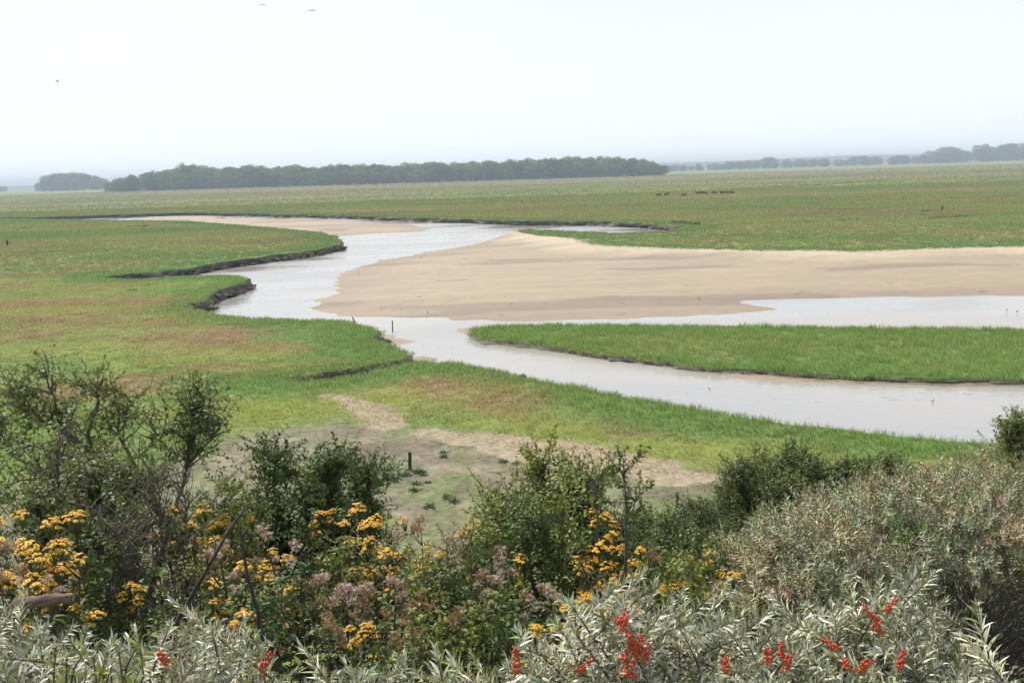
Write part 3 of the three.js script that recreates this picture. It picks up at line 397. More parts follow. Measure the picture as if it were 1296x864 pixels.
// ---------------------------------------------------------------- plants of the dune top
const SILVER = [.53, .51, .35], SILVERGREEN = [.30, .33, .12], PALE = [.78, .74, .59], STRAW = [.34, .27, .13], TWIG = [.150, .085, .048], GREYBARK = [.115, .098, .078];
const silverMat = coloured({ roughness: .5, side: THREE.DoubleSide }), greenMat = leafy({ roughness: .6, transmission: .5, specularIntensity: .35 });
const berryMat = new THREE.MeshPhysicalMaterial({ color: new THREE.Color(.50, .062, .010), roughness: .38 });
const petalMat = coloured({ roughness: .7, side: THREE.DoubleSide }), fluffMat = leafy({ roughness: .95, transmission: .3, specularIntensity: .1 });
const mesh = (geo, mat, name, parent) => { const m = new THREE.Mesh(geo, mat); m.name = name; parent.add(m); return m; };
const pathAt = (pts, t) => { const f = clamp(t, 0, .9999) * (pts.length - 1), i = Math.floor(f); return pts[i].clone().lerp(pts[i + 1], f - i); };

// --- sea buckthorn: a shoot is a twig with long narrow silvery leaves all round it
function shootModel(seed, len, count, size, segs, fat = 1) {
  R = rng(seed); const L = new Geo(), T = new Geo(), pts = [V(0, 0, 0)]; let d = V(rr(-.15, .15), 1, rr(-.15, .15)).normalize();
  for (let k = 0; k < 5; k++) { pts.push(pts[k].clone().addScaledVector(d, len / 5)); d.add(V(rr(-.16, .16), 0, rr(-.16, .16))).normalize(); }
  tube(T, pts, [.0042, .0038, .0033, .0027, .002, .001].map((r) => r * (len / .4)), TWIG, 5);
  for (let k = 0; k < count; k++) { const t = Math.pow((k + .5) / count, .85), p = pathAt(pts, .08 + .92 * t), a = k * 2.39996 + rr(-.4, .4), open = lerp(1.25, .35, t * t) + rr(-.25, .2), o = V(Math.cos(a), 0, Math.sin(a)), dir = V(0, Math.cos(open), 0).addScaledVector(o, Math.sin(open)).normalize();
    const q = R(), col = jit(q < .42 ? SILVER : q < .70 ? PALE : q < .955 ? SILVERGREEN : STRAW, .18); leaf(L, p, dir, V(0, 1, 0).addScaledVector(o, -.5), size * rr(.7, 1.1) * (t > .9 ? .7 : 1), size * rr(.11, .15) * fat, rr(-.3, 1.1), col, 0, segs, .22); }
  return { leaves: L.build(), twig: T.build() };
}
const shoots = [0, 1, 2, 3, 4].map((k) => shootModel(201 + k, [.34, .42, .30, .38, .46][k], [70, 88, 62, 78, 94][k], .054, 3));
const sprays = [0, 1, 2].map((k) => shootModel(221 + k, .22, 26, .056, 2, 1.45).leaves);
const berryGeos = [0, 1, 2].map((k) => { R = rng(240 + k); const g = new Geo(), ico = new THREE.IcosahedronGeometry(1, 1), ip = ico.attributes.position; for (let b = 0; b < 34; b++) { const t = R(), a = rr(0, 6.28), r = rr(.005, .014), c = V(Math.cos(a) * r, t * .11, Math.sin(a) * r), s = rr(.0045, .0062); const st = g.p.length / 3; for (let i = 0; i < ip.count; i++) { const n = V(ip.getX(i), ip.getY(i), ip.getZ(i)); g.v(c.clone().addScaledVector(V(n.x, n.y * 1.15, n.z), s), n, [1, 1, 1]); } for (let i = 0; i < ip.count; i += 3) g.t(st + i, st + i + 1, st + i + 2); } return g.build(); });
function buckthorn([x, top, z], wide, deep, n, label, seed, tipUp = 0) {
  R = rng(seed); const o = new THREE.Group(), gy = dune(x, z); o.position.set(x, gy, z); const H = top - gy, W = new Geo();
  const fork = V(0, H * .35, 0); tube(W, [V(0, -.15, 0), V(.02, H * .2, 0), fork], [.028, .023, .017], GREYBARK, 7);
  for (let k = 0; k < n; k++) {
    const a = rr(0, 6.28), r = Math.sqrt(R()), px = Math.cos(a) * r * wide / 2, pz = Math.sin(a) * r * deep / 2, layer = k % 3 === 0 ? rr(.12, .4) : rr(0, .12);
    const tip = V(px, H - .30 * r * r * H * .6 - layer - (fbm((x + px) * 3, (z + pz) * 3, 2)) * .16 + .06, pz), s = shoots[Math.floor(R() * 5)], sc = rr(.6, 1.0);
    const dir = V(px / wide * 1.5 + rr(-1, 1), rr(.55, 1.1), pz / deep * 1.3 + rr(-.8, .9)).normalize(), root = tip.clone().addScaledVector(dir, -.36 * sc);
    const m = mesh(s.leaves, silverMat, 'leafy_shoot', o); mesh(s.twig, woodMat, 'twig', m); m.position.copy(root); m.quaternion.setFromUnitVectors(UPV, dir).multiply(new THREE.Quaternion().setFromAxisAngle(UPV, rr(0, 6.28))); m.scale.setScalar(sc);
    if (k % 2 === 0) tube(W, [fork, fork.clone().lerp(root, .5).add(V(0, .04, 0)), root], [.010, .007, .004], GREYBARK, 4);
  }
  mesh(W.build(), woodMat, 'trunk', o); put(o, 'sea_buckthorn'); tag(o, label, 'shrub', 'silvery sea buckthorn on the dune top'); return o;
}
function addBerries(bush, list) { bush.updateMatrixWorld(true); list.forEach(([x, y, z], k) => { const m = mesh(berryGeos[k % 3], berryMat, 'berry_cluster', bush); m.position.copy(bush.worldToLocal(V(x, y, z))); m.rotation.set(rr(-1.1, 1.1), rr(0, 6), rr(-1.1, 1.1)); m.scale.set(rr(.5, .65), rr(.35, .6), rr(.5, .65)); m.position.y -= .02; m.position.z -= .06; m.castShadow = m.receiveShadow = true; }); }
function buckthornDome([x, top, z], rx, rz, n, label, seed, under = .42) {   // further off: a rounded thicket
  R = rng(seed); const o = new THREE.Group(), gy = dune(x, z), H = Math.max(.9, top - gy); o.position.set(x, top - H, z); const W = new Geo();
  for (let k = 0; k < 7; k++) { const a = k * .9, q = V(Math.cos(a) * rx * .6, H * rr(.55, .8), Math.sin(a) * rz * .6); tube(W, [V(rr(-.05, .05), -.5, rr(-.05, .05)), q.clone().multiplyScalar(.45).add(V(0, .05, 0)), q], [.022, .015, .006], GREYBARK, 5); }
  for (let k = 0; k < 260; k++) { const d = randDir(); d.y = Math.abs(d.y) * 1.2 - .15; const f = rr(.72, .9), q = V(d.x * rx * f, H * .4 + d.y * H * .5 * f, d.z * rz * f), s0 = V(q.x * rr(.1, .5), q.y * rr(.2, .7), q.z * rr(.1, .5)); tube(W, [s0, s0.clone().lerp(q, .5).addScaledVector(randDir(), .22), q.addScaledVector(randDir(), .12)], [.007, .005, .003], jit(GREYBARK, .3), 3); }
  mesh(W.build(), woodMat, 'trunk', o);
  const spots = [], nc = Math.round(n / 11);
  for (let k = 0; k < nc; k++) { const y = lerp(-.2, 1, (k + .5) / nc), a = k * 2.39996 + rr(-.3, .3), w = Math.sqrt(1 - y * y), d = V(Math.cos(a) * w, y, Math.sin(a) * w); if (d.z > .12 && d.y < under) continue;      // bare below, where the crown overhangs
    const lump = .78 + .42 * fbm(d.x * 2.4 + seed, d.z * 2.4 + d.y * 2, 3), c = V(d.x * rx * lump, H * .42 + d.y * H * .56 * lump, d.z * rz * lump), f2 = rr(.85, 1.15), q = R(), tint = q < .6 ? [.68, .64, .53] : q < .88 ? [.62, .65, .48] : [.76, .61, .46];
    for (let j = 0; j < 22; j++) { const e = randDir(), dir = d.clone().add(V(0, .25, 0)).addScaledVector(e, .95).normalize(); spots.push([c.clone().addScaledVector(e, .07).addScaledVector(d, rr(-.16, -.02)), dir, tint.map((t) => t * f2 * rr(.8, 1.15))]); } }
  for (let v = 0; v < 3; v++) { const mine = spots.filter((_, i) => i % 3 === v), m = new THREE.InstancedMesh(sprays[v], silverMat, mine.length);
    mine.forEach(([p, dir, t], k) => { place(m, k, p, dir, rr(0, 6.28), rr(.6, 1.0)); m.setColorAt(k, COL.setRGB(...t)); });
    m.name = 'foliage'; m.userData.kind = 'stuff'; o.add(m); }
  put(o, 'sea_buckthorn_thicket'); tag(o, label, 'shrub', 'sea buckthorn thicket'); return o;
}

// --- leafy sprays for broadleaved shrubs
function sprayModel(seed, len, leaves, size, ratio, cols, shape = 1) { R = rng(seed); const g = new Geo(), pts = [V(0, 0, 0), V(rr(-.1, .1) * len, len * .5, rr(-.1, .1) * len), V(rr(-.2, .2) * len, len, rr(-.2, .2) * len)]; tube(g, pts, [.0025, .002, .001], [.10, .085, .05], 4);
  for (let k = 0; k < leaves; k++) { const t = (k + .6) / leaves, a = k * 2.4 + rr(-.5, .5), op = rr(.7, 1.4), o = V(Math.cos(a), 0, Math.sin(a)), dir = V(0, Math.cos(op), 0).addScaledVector(o, Math.sin(op)); leaf(g, pathAt(pts, t), dir, V(0, 1, 0).addScaledVector(randDir(), .4), size * rr(.65, 1.15), size * ratio * rr(.8, 1.15), rr(.1, .8), jit(cols[Math.floor(R() * cols.length)], .22), shape, 3, .16); }
  return g.build(); }
const FG = [.165, .225, .052], FY = [.290, .330, .062], FD = [.095, .140, .038], FP = [.235, .265, .105], FB = [.16, .10, .045], FR = [.19, .085, .04];
const sprayGreen = sprayModel(301, .15, 11, .036, .55, [FG, FG, FY]), sprayDull = sprayModel(302, .15, 10, .034, .5, [FG, FP, FP, FY]), sprayLight = sprayModel(303, .17, 9, .042, .5, [FY, FY, FG]), sprayRust = sprayModel(304, .15, 11, .032, .55, [FG, FB, FY, FP]);
function shrub(name, label, category, limbs, o) {   // limbs: [[points], r0, r1]; twigs and sprays grow off them
  R = rng(o.seed); const root = new THREE.Group(), b = limbs[0][0][0]; root.position.copy(b); const Tw = new Geo(), list = [], bare = o.bare ?? 0;
  limbs.forEach(([pts, r0, r1], li) => { const g = new Geo(), loc = pts.map((p) => p.clone().sub(b)), curve = new THREE.CatmullRomCurve3(loc), n = Math.max(6, loc.length * 3), cp = curve.getPoints(n).map((p) => p.add(randDir().multiplyScalar(r0 * .35))); tube(g, cp, cp.map((_, i) => lerp(r0, r1, i / n)), jit(o.bark ?? GREYBARK, .2), 6); mesh(g.build(), woodMat, 'branch', root);
    const count = Math.round(o.twigs * curve.getLength() * (li ? 1 : 1));
    for (let k = 0; k < count; k++) { const t = lerp(o.from ?? .3, 1, Math.sqrt(R())), p = curve.getPoint(t), tan = curve.getTangent(t); let d = randDir().add(V(0, o.up ?? .5, 0)).addScaledVector(tan, .6).normalize(); const len = rr(.5, 1) * o.len * lerp(1, .55, t), tp = [p]; for (let q = 0; q < 4; q++) { tp.push(tp[q].clone().addScaledVector(d, len / 4)); d.add(randDir().multiplyScalar(.32)).add(V(0, .06, 0)).normalize(); }
      tube(Tw, tp, [.006, .005, .0038, .0026, .001].map((r) => r * (o.thick ?? 1)), jit(o.bark ?? GREYBARK, .25), 4);
      for (let q = 0; q < o.side; q++) { const s = pathAt(tp, rr(.25, 1)); let e = randDir().add(V(0, .4, 0)).normalize(); const l2 = len * rr(.25, .5), ep = [s, s.clone().addScaledVector(e, l2 * .5), s.clone().addScaledVector(e.add(randDir().multiplyScalar(.3)).normalize(), l2)]; tube(Tw, ep, [.003, .0022, .001].map((r) => r * (o.thick ?? 1)), jit(o.bark ?? GREYBARK, .25), 3); if (R() > bare) for (let w = 0; w < o.sprays; w++) list.push([pathAt(ep, rr(.3, 1)), e.clone().add(randDir().multiplyScalar(.9)).normalize()]); }
      if (R() > bare) list.push([tp[4].clone(), d.clone()]); } });
  mesh(Tw.build(), woodMat, 'twigs', root).userData.kind = 'stuff';
  if (list.length && o.spray) { const m = new THREE.InstancedMesh(o.spray, greenMat, list.length); list.forEach(([p, d], k) => { place(m, k, p, d, rr(0, 6.28), rr(.65, 1.2) * (o.size ?? 1)); const f = rr(.75, 1.3), h = rr(-.1, .1); m.setColorAt(k, COL.setRGB(f * (1 + h), f, f * (1 - h))); }); m.name = 'foliage'; m.userData.kind = 'stuff'; root.add(m); }
  put(root, name); tag(root, label, category); if (o.group) root.userData.group = o.group; return root;
}
const vecs = (a) => a.map((p) => V(...p));
function autoLimbs([x, top, z], spread, n, r0, seed, lift = .0) { R = rng(seed); const gy = dune(x, z) - .2, out = []; for (let k = 0; k < n; k++) { const a = k / n * 6.28 + rr(-.4, .4), r = spread * rr(.25, 1) * (k ? 1 : .1), h = (top - gy) * (k ? rr(.7, .95) : .97); out.push([[V(x, gy, z), V(x + Math.cos(a) * r * .35, gy + h * .4 + lift, z + Math.sin(a) * r * .35), V(x + Math.cos(a) * r * .75, gy + h * .75, z + Math.sin(a) * r * .75), V(x + Math.cos(a) * r, gy + h, z + Math.sin(a) * r)], r0, r0 * .25]); } return out; }

// --- ragwort: flat-topped heads of orange-yellow daisies
function corymb(seed, n, rad) { R = rng(seed); const g = new Geo(), s = new Geo(); for (let k = 0; k < n; k++) { const a = k * 2.4, r = rad * Math.sqrt((k + .5) / n) * rr(.85, 1.1), c = V(Math.cos(a) * r, rr(-.016, .018) - r * r * 6, Math.sin(a) * r), N = V(Math.cos(a) * r * 14 + rr(-.25, .25), 1, Math.sin(a) * r * 14 + rr(-.25, .25)).normalize(), A = V(1, 0, 0).cross(N).normalize(), B = N.clone().cross(A), s0 = rr(.0095, .0135);
    tube(s, [V(0, -.085, 0), V(c.x * .5, c.y * .5 - .045, c.z * .5), c], [.0016, .0013, .001], [.09, .12, .035], 3);
    const age = R(), col = jit(age < .12 ? [.42, .20, .03] : age < .5 ? [.82, .52, .03] : [.80, .44, .015], .16), mid = g.v(c.clone().addScaledVector(N, -.001), N, col), ring = []; for (let q = 0; q < 20; q++) { const w = q / 20 * 6.283, rr_ = q % 2 ? s0 : s0 * .62; ring.push(g.v(c.clone().addScaledVector(A, Math.cos(w) * rr_).addScaledVector(B, Math.sin(w) * rr_).addScaledVector(N, q % 2 ? -.002 : 0), N, col)); } for (let q = 0; q < 20; q++) g.t(mid, ring[q], ring[(q + 1) % 20]);
    const dc = [.52, .20, .006], top = g.v(c.clone().addScaledVector(N, .0045), N, dc), r2 = []; for (let q = 0; q < 7; q++) { const w = q / 7 * 6.283, e = A.clone().multiplyScalar(Math.cos(w)).addScaledVector(B, Math.sin(w)); r2.push(g.v(c.clone().addScaledVector(e, s0 * .42).addScaledVector(N, .0012), N, dc)); } for (let q = 0; q < 7; q++) g.t(top, r2[q], r2[(q + 1) % 7]); }
  return [g.build(), s.build()]; }
const corymbs = [corymb(401, 15, .034), corymb(402, 20, .042), corymb(403, 11, .028), corymb(404, 17, .038)];
function ragwortModel(seed, heads, spread) { R = rng(seed); const o = new THREE.Group(), leafG = new Geo(), stems = Math.max(2, Math.round(heads / 4.5)); let left = heads;
  for (let s = 0; s < stems; s++) { const g = new Geo(), a = s / stems * 6.28 + rr(-.3, .3), r = spread * rr(.3, .8), topY = rr(.78, .95), base = V(Math.cos(a) * .05, -.6, Math.sin(a) * .05), mid = V(Math.cos(a) * r * .4, .3, Math.sin(a) * r * .4), fork = V(Math.cos(a) * r * .8, topY - .22, Math.sin(a) * r * .8); tube(g, [base, mid, fork], [.007, .006, .0045], [.12, .075, .04], 5);
    for (let k = 0; k < 26; k++) { const t = rr(.25, 1), p = pathAt([base, mid, fork], t), b = rr(0, 6.28), d = V(Math.cos(b), rr(-.1, .7), Math.sin(b)).normalize(), len = lerp(.13, .06, t) * rr(.8, 1.2); const c = jit(R() < .2 ? FB : FG, .25); leaf(leafG, p, d, UPV, len, len * .22, .6, c, 1, 3, .1); for (let q = 0; q < 4; q++) { const pp = p.clone().addScaledVector(d, len * (.25 + q * .17)); const sd = V(-d.z, .1, d.x).multiplyScalar(q % 2 ? 1 : -1).addScaledVector(d, .6).normalize(); leaf(leafG, pp, sd, UPV, len * .34, len * .12, .3, c, 1, 2, .1); } }
    const mine = s === stems - 1 ? left : Math.min(left, Math.round(heads / stems)); left -= mine;
    for (let k = 0; k < mine; k++) { const b = rr(0, 6.28), q = k ? spread * rr(.15, .5) : .02, p = V(fork.x + Math.cos(b) * q, topY + rr(-.26, .05) - q * .5, fork.z + Math.sin(b) * q), [fg, sg] = corymbs[Math.floor(R() * 4)]; tube(g, [fork, fork.clone().lerp(p, .6).add(V(0, -.03, 0)), p.clone().add(V(0, -.08, 0))], [.004, .003, .0025], [.11, .10, .04], 4); const m = mesh(fg, petalMat, 'flower_head', o); m.position.copy(p); m.rotation.set(rr(-.25, .25), rr(0, 6), rr(-.25, .25)); const sc = rr(.6, 1.1); m.scale.setScalar(sc); mesh(sg, petalMat, 'flower_stalks', m); }
    mesh(g.build(), petalMat, 'stem', o); }
  mesh(leafG.build(), greenMat, 'leaves', o).userData.kind = 'stuff'; return o; }
const ragworts = [ragwortModel(421, 6, .10), ragwortModel(422, 12, .17), ragwortModel(423, 20, .21), ragwortModel(424, 30, .27), ragwortModel(425, 9, .14)];
function ragwort([x, top, z], model, s, label) { const o = ragworts[model].clone(); o.scale.setScalar(s); o.position.set(x, top - .95 * s, z); o.rotation.y = rr(0, 6.28); put(o, 'ragwort'); tag(o, label, 'flower', 'ragwort in bloom'); }
// --- hemp agrimony gone to seed: domes of pinkish-brown fluff on reddish stems
function fluffHead(seed, n, rad, cols) { R = rng(seed); const g = new Geo(), s = new Geo(); for (let k = 0; k < n; k++) { const a = k * 2.4, r = rad * Math.sqrt((k + .5) / n), c = V(Math.cos(a) * r, rr(-.012, .018) - r * r * 3, Math.sin(a) * r), col = jit(cols[Math.floor(R() * cols.length)], .2); if (k % 5 === 0) tube(s, [V(0, -.05, 0), c], [.001, .0007], [.11, .06, .045], 3); for (let q = 0; q < 9; q++) { const d = randDir().add(V(0, .5, 0)).normalize(); leaf(g, c, d, randDir(), rr(.006, .012), .004, .2, col, 1, 2, .1); } } return [g.build(), s.build()]; }
const fluffs = [fluffHead(441, 26, .024, [[.62, .48, .36], [.76, .66, .53], [.46, .31, .21]]), fluffHead(442, 32, .028, [[.52, .37, .26], [.66, .53, .40], [.40, .26, .17]]), fluffHead(443, 22, .024, [[.34, .20, .10], [.46, .30, .16]])];
function agrimonyModel(seed, heads, brown) { R = rng(seed); const o = new THREE.Group(), L = new Geo(), stems = Math.max(2, Math.round(heads / 4));
  for (let s = 0; s < stems; s++) { const g = new Geo(), a = s / stems * 6.28 + rr(-.4, .4), r = .2 * rr(.3, 1), topY = rr(.75, .97), base = V(Math.cos(a) * .05, -.6, Math.sin(a) * .05), fork = V(Math.cos(a) * r, topY - .16, Math.sin(a) * r), mid = base.clone().lerp(fork, .5).add(V(rr(-.03, .03), 0, rr(-.03, .03))); tube(g, [base, mid, fork], [.0065, .0055, .004], [.115, .055, .04], 5);
    for (let k = 0; k < 17; k++) { const t = lerp(.25, .98, k / 17), p = pathAt([base, mid, fork], t), b = k * 1.57 + a; for (const sg of [0, Math.PI]) for (const w of [-.5, 0, .5]) { const d = V(Math.cos(b + sg + w), rr(-.2, .35), Math.sin(b + sg + w)).normalize(), len = lerp(.12, .085, t) * rr(.7, 1.1) * (w ? .75 : 1); leaf(L, p, d, UPV, len, len * .27, rr(.5, 1.2), jit(R() < brown ? FB : R() < .5 ? FG : FD, .25), 1, 3, .15); } }
    const mine = Math.round(heads / stems); for (let k = 0; k < mine; k++) { const b = rr(0, 6.28), q = k ? rr(.03, .11) : .01, p = V(fork.x + Math.cos(b) * q, topY + rr(-.16, .03), fork.z + Math.sin(b) * q), [fg, sg] = fluffs[brown > .5 ? 2 : Math.floor(R() * 2.4)]; tube(g, [fork, p.clone().add(V(0, -.05, 0))], [.003, .002], [.115, .075, .045], 4); const m = mesh(fg, fluffMat, 'seed_head', o); m.position.copy(p); m.rotation.set(rr(-.3, .3), rr(0, 6), rr(-.3, .3)); m.scale.setScalar(rr(.8, 1.2)); mesh(sg, petalMat, 'seed_stalks', m); }
    mesh(g.build(), petalMat, 'stem', o); }
  mesh(L.build(), greenMat, 'leaves', o).userData.kind = 'stuff'; return o; }
const agrimonies = [agrimonyModel(461, 7, .08), agrimonyModel(462, 10, .1), agrimonyModel(463, 14, .1), agrimonyModel(464, 8, .8)];
function agrimony([x, top, z], model, s, label) { const o = agrimonies[model].clone(); o.scale.setScalar(s); o.position.set(x, top - .97 * s, z); o.rotation.y = rr(0, 6.28); put(o, 'hemp_agrimony'); tag(o, label, 'flower', 'hemp agrimony gone to seed'); }

// ---------------------------------------------------------------- planting plan
{ // silvery sea buckthorn in front
  const B = (p, w, d, n, l, s) => buckthorn(p[0], w, d, Math.round(n * 2.1), l, s);
  const b1 = B([[-1.27,8.92,-2.5]], .75, .6, 60, 'silvery sea buckthorn beside the small fallen log', 501);
  const b2 = B([[-0.89,8.95,-2.4]], .75, .6, 64, 'silvery sea buckthorn with few red berries under the bare thorn stems', 502);
  const b3 = B([[-0.53,8.89,-2.2]], .6, .5, 46, 'low silvery sea buckthorn below the orange ragwort and seed heads', 503);
  const b4 = B([[-0.3,8.9,-2.2]], .5, .5, 40, 'low sea buckthorn shoots at the foot of the dark green herbs', 504);
  const b5 = B([[-0.04,8.94,-2.1]], .55, .5, 44, 'sea buckthorn between the dark herbs and the tall berried bush', 505);
  const b6 = B([[0.22,9.09,-2.2]], .55, .5, 60, 'tallest sea buckthorn shoots with a long hanging string of red berries', 506);
  const b7 = B([[0.47,8.99,-2.3]], .7, .6, 72, 'broad sea buckthorn with berries in front of the grey thicket', 507);
  const b8 = B([[0.8,8.94,-2.4]], .7, .6, 70, 'sea buckthorn with thick red berry clusters on its lower twigs', 508);
  const b9 = B([[1,8.91,-2.5]], .36, .5, 50, 'sea buckthorn with white arching shoots against the dark hollow', 509);
  const b10 = B([[1.08,8.93,-2.1]], .5, .4, 40, 'low sea buckthorn at the mouth of the dark hollow', 510);
  const b11 = B([[-0.86,9.08,-1.9]], .6, .4, 36, 'sea buckthorn with yellow-green sprigs growing through it', 511);
  R = rng(520);
  addBerries(b6, [[0.21,9.05,-2],[0.22,9.03,-2],[0.23,9.02,-2],[0.24,8.99,-2],[0.24,8.97,-2],[0.24,8.94,-2],[0.25,8.92,-2],[0.27,8.95,-2],[0.23,8.93,-2],[0.12,8.93,-2]]);
  addBerries(b8, [[0.53,8.96,-1.95],[0.56,8.97,-1.96],[0.56,8.95,-1.94],[0.68,8.99,-1.95],[0.69,8.97,-1.94],[0.71,8.95,-1.93],[0.81,8.94,-1.95]]);
  addBerries(b9, [[0.84,8.99,-2.12],[0.83,8.97,-2.11],[0.83,8.95,-2.1]]);
  addBerries(b7, [[0.45,8.92,-2]]); addBerries(b2, [[-0.8,8.95,-2.06]]); addBerries(b3, [[-0.59,8.93,-2.05]]);
  addBerries(b5, [[-0.01,8.98,-1.9]]);
}
{ // grey thicket of sea buckthorn behind
  const T = (p, rx, rz, n, l, s, u) => buckthornDome(p[0], rx, rz, n, l, s, u);
  T([[5.37,7.05,-9.8]], 1.5, 1.3, 1500, 'high grey sea buckthorn thicket on the shoulder of the dune', 601);
  T([[3.45,6.91,-9.2]], 1.15, 1.1, 1150, 'grey-green sea buckthorn thicket in front of the dark green thorn scrub', 603);
  T([[2.33,6.93,-8.2]], .9, .9, 900, 'lower grey thicket beside the single yellow ragwort', 604);
  T([[3.64,7.52,-7.6]], 1.5, 1.1, 2200, 'big rounded thicket with a deep hollow underside', 605, .62);
  T([[2.05,7.56,-6.3]], .75, .7, 1000, 'rounded grey thicket beside the big hollow one', 607, .55);
  R = rng(612); shrub('sea_buckthorn_spire', 'upright grey-green sea buckthorn leader standing above the thicket', 'shrub', [[vecs([[4.71,6.78,-9],[4.68,7.09,-9],[4.66,7.31,-9],[4.64,7.48,-9]]), .02, .004]], { seed: 613, twigs: 110, from: .1, len: .3, side: 3, sprays: 2, up: 1.4, spray: sprayDull, size: .9 });
}
{ // thorn shrubs with bare limbs
  shrub('hawthorn', 'tall half-bare hawthorn with slanting limbs and leafy crown over the meadow', 'shrub', [
    [vecs([[-2.08,7.18,-6],[-2.13,7.71,-6],[-2.23,7.96,-6.05],[-2.42,8.17,-6.1],[-2.7,8.35,-6.2],[-3,8.5,-6.3],[-3.26,8.63,-6.4]]), .042, .012], [vecs([[-2.23,7.96,-6.05],[-2.34,8.27,-6],[-2.43,8.49,-6],[-2.41,8.67,-6]]), .018, .005], [vecs([[-2.7,8.35,-6.2],[-2.65,8.52,-6.1],[-2.58,8.66,-6.1],[-2.58,8.75,-6.1]]), .014, .004], [vecs([[-3,8.5,-6.3],[-2.89,8.65,-6.2],[-2.92,8.76,-6.2]]), .012, .004], [vecs([[-2.42,8.2,-6.1],[-2.74,8.35,-6],[-2.97,8.48,-5.9],[-3.15,8.56,-5.9]]), .016, .004], [vecs([[-2.58,8.34,-6.1],[-2.82,8.25,-6],[-3.09,8.21,-6]]), .012, .004]],
    { seed: 701, twigs: 20, from: .36, len: .38, side: 3, sprays: 2, bare: .45, spray: sprayDull, size: 1.0, bark: [.14, .105, .08] });
  shrub('hawthorn', 'slender leafy sapling rising above the yellow flowers beside the slanting hawthorn', 'shrub', [
    [vecs([[-2.23,7.48,-5.6],[-2.11,7.8,-5.6],[-2.02,8.06,-5.6],[-1.94,8.31,-5.7],[-1.9,8.52,-5.7],[-1.89,8.7,-5.8]]), .02, .004], [vecs([[-1.93,8.36,-5.7],[-1.77,8.52,-5.6],[-1.7,8.59,-5.6]]), .009, .003], [vecs([[-1.91,8.5,-5.7],[-2.01,8.58,-5.7],[-2.11,8.53,-5.7]]), .008, .003]],
    { seed: 702, twigs: 26, from: .42, len: .3, side: 2, sprays: 2, bare: .2, spray: sprayDull });
  shrub('dead_shrub', 'brown leafless shrub with tangled twigs below the hawthorn', 'shrub', autoLimbs([[-1.88,8.59,-5]][0], .55, 8, .012, 703), { seed: 704, twigs: 16, from: .25, len: .5, side: 4, sprays: 1, bare: .93, thick: .7, bark: [.15, .115, .085], spray: sprayRust });
  shrub('dead_shrub', 'grey leafless shrub leaning out beside the hawthorn crown', 'shrub', autoLimbs([[-2.6,8.67,-5.4]][0], .7, 8, .013, 705), { seed: 706, twigs: 14, from: .3, len: .5, side: 4, sprays: 1, bare: .85, thick: .7, bark: [.13, .105, .085], spray: sprayDull });
  shrub('bare_thorn', 'bare dark stem slanting up through the flowers in front of the sapling', 'shrub', [[vecs([[-1.37,8.26,-3.6],[-1.27,8.41,-3.6],[-1.18,8.56,-3.6],[-1.1,8.69,-3.65],[-1.03,8.77,-3.7]]), .011, .003], [vecs([[-1.26,8.42,-3.6],[-1.16,8.48,-3.55],[-1.08,8.55,-3.5]]), .005, .0015]], { seed: 708, twigs: 5, from: .4, len: .14, side: 1, sprays: 1, bare: 1, bark: [.06, .05, .045] });
  shrub('bare_thorn', 'bare forked stem standing upright among the seed heads', 'shrub', [[vecs([[-0.95,8.25,-3.5],[-0.97,8.41,-3.5],[-0.99,8.53,-3.5],[-1.01,8.66,-3.5],[-1.01,8.76,-3.5]]), .011, .003], [vecs([[-0.97,8.44,-3.5],[-0.99,8.43,-3.4],[-1.04,8.35,-3.4]]), .006, .002]], { seed: 709, twigs: 5, from: .3, len: .12, side: 1, sprays: 1, bare: 1, bark: [.055, .05, .045] });
  shrub('leafy_shrub', 'dense fresh green shrub below the bare ground with a post behind', 'shrub', autoLimbs([[-1.85,8.02,-7.2]][0], .8, 10, .02, 711), { seed: 712, twigs: 20, from: .35, len: .46, side: 3, sprays: 2, bare: .12, spray: sprayGreen });
  shrub('leafy_shrub', 'green shrub with upright shoots next to the orange ragwort clump', 'shrub', autoLimbs([[-1.38,8.01,-7]][0], .45, 8, .016, 713), { seed: 714, twigs: 18, from: .4, len: .36, side: 3, sprays: 2, bare: .1, spray: sprayGreen });
  shrub('leafy_shrub', 'dull green shrub hidden behind the first ragwort clump and hawthorn', 'shrub', autoLimbs([[-2.32,8.48,-5.2]][0], .5, 8, .014, 715), { seed: 716, twigs: 18, from: .3, len: .36, side: 3, sprays: 2, bare: .15, spray: sprayDull });
  shrub('leafy_shrub', 'airy light green sapling standing against the sandy track', 'shrub', autoLimbs([[0.15,8.28,-6]][0], .32, 6, .012, 717), { seed: 718, twigs: 20, from: .45, len: .3, side: 2, sprays: 2, bare: .15, spray: sprayLight });
  shrub('leafy_shrub', 'twiggy mixed green shrub between the pale sapling and the orange ragwort', 'shrub', autoLimbs([[0.33,8.22,-5.6]][0], .42, 9, .013, 719), { seed: 720, twigs: 22, from: .35, len: .4, side: 3, sprays: 2, bare: .35, spray: sprayRust });
  shrub('leafy_shrub', 'thin dark sprig with few leaves standing above the orange ragwort', 'shrub', [[vecs([[0.51,8.01,-4.6],[0.52,8.26,-4.6],[0.52,8.43,-4.6],[0.51,8.58,-4.6]]), .009, .003], [vecs([[0.52,8.33,-4.6],[0.56,8.41,-4.6],[0.57,8.48,-4.6]]), .005, .002]], { seed: 721, twigs: 16, from: .5, len: .14, side: 1, sprays: 1, bare: .2, spray: sprayGreen, size: .9 });
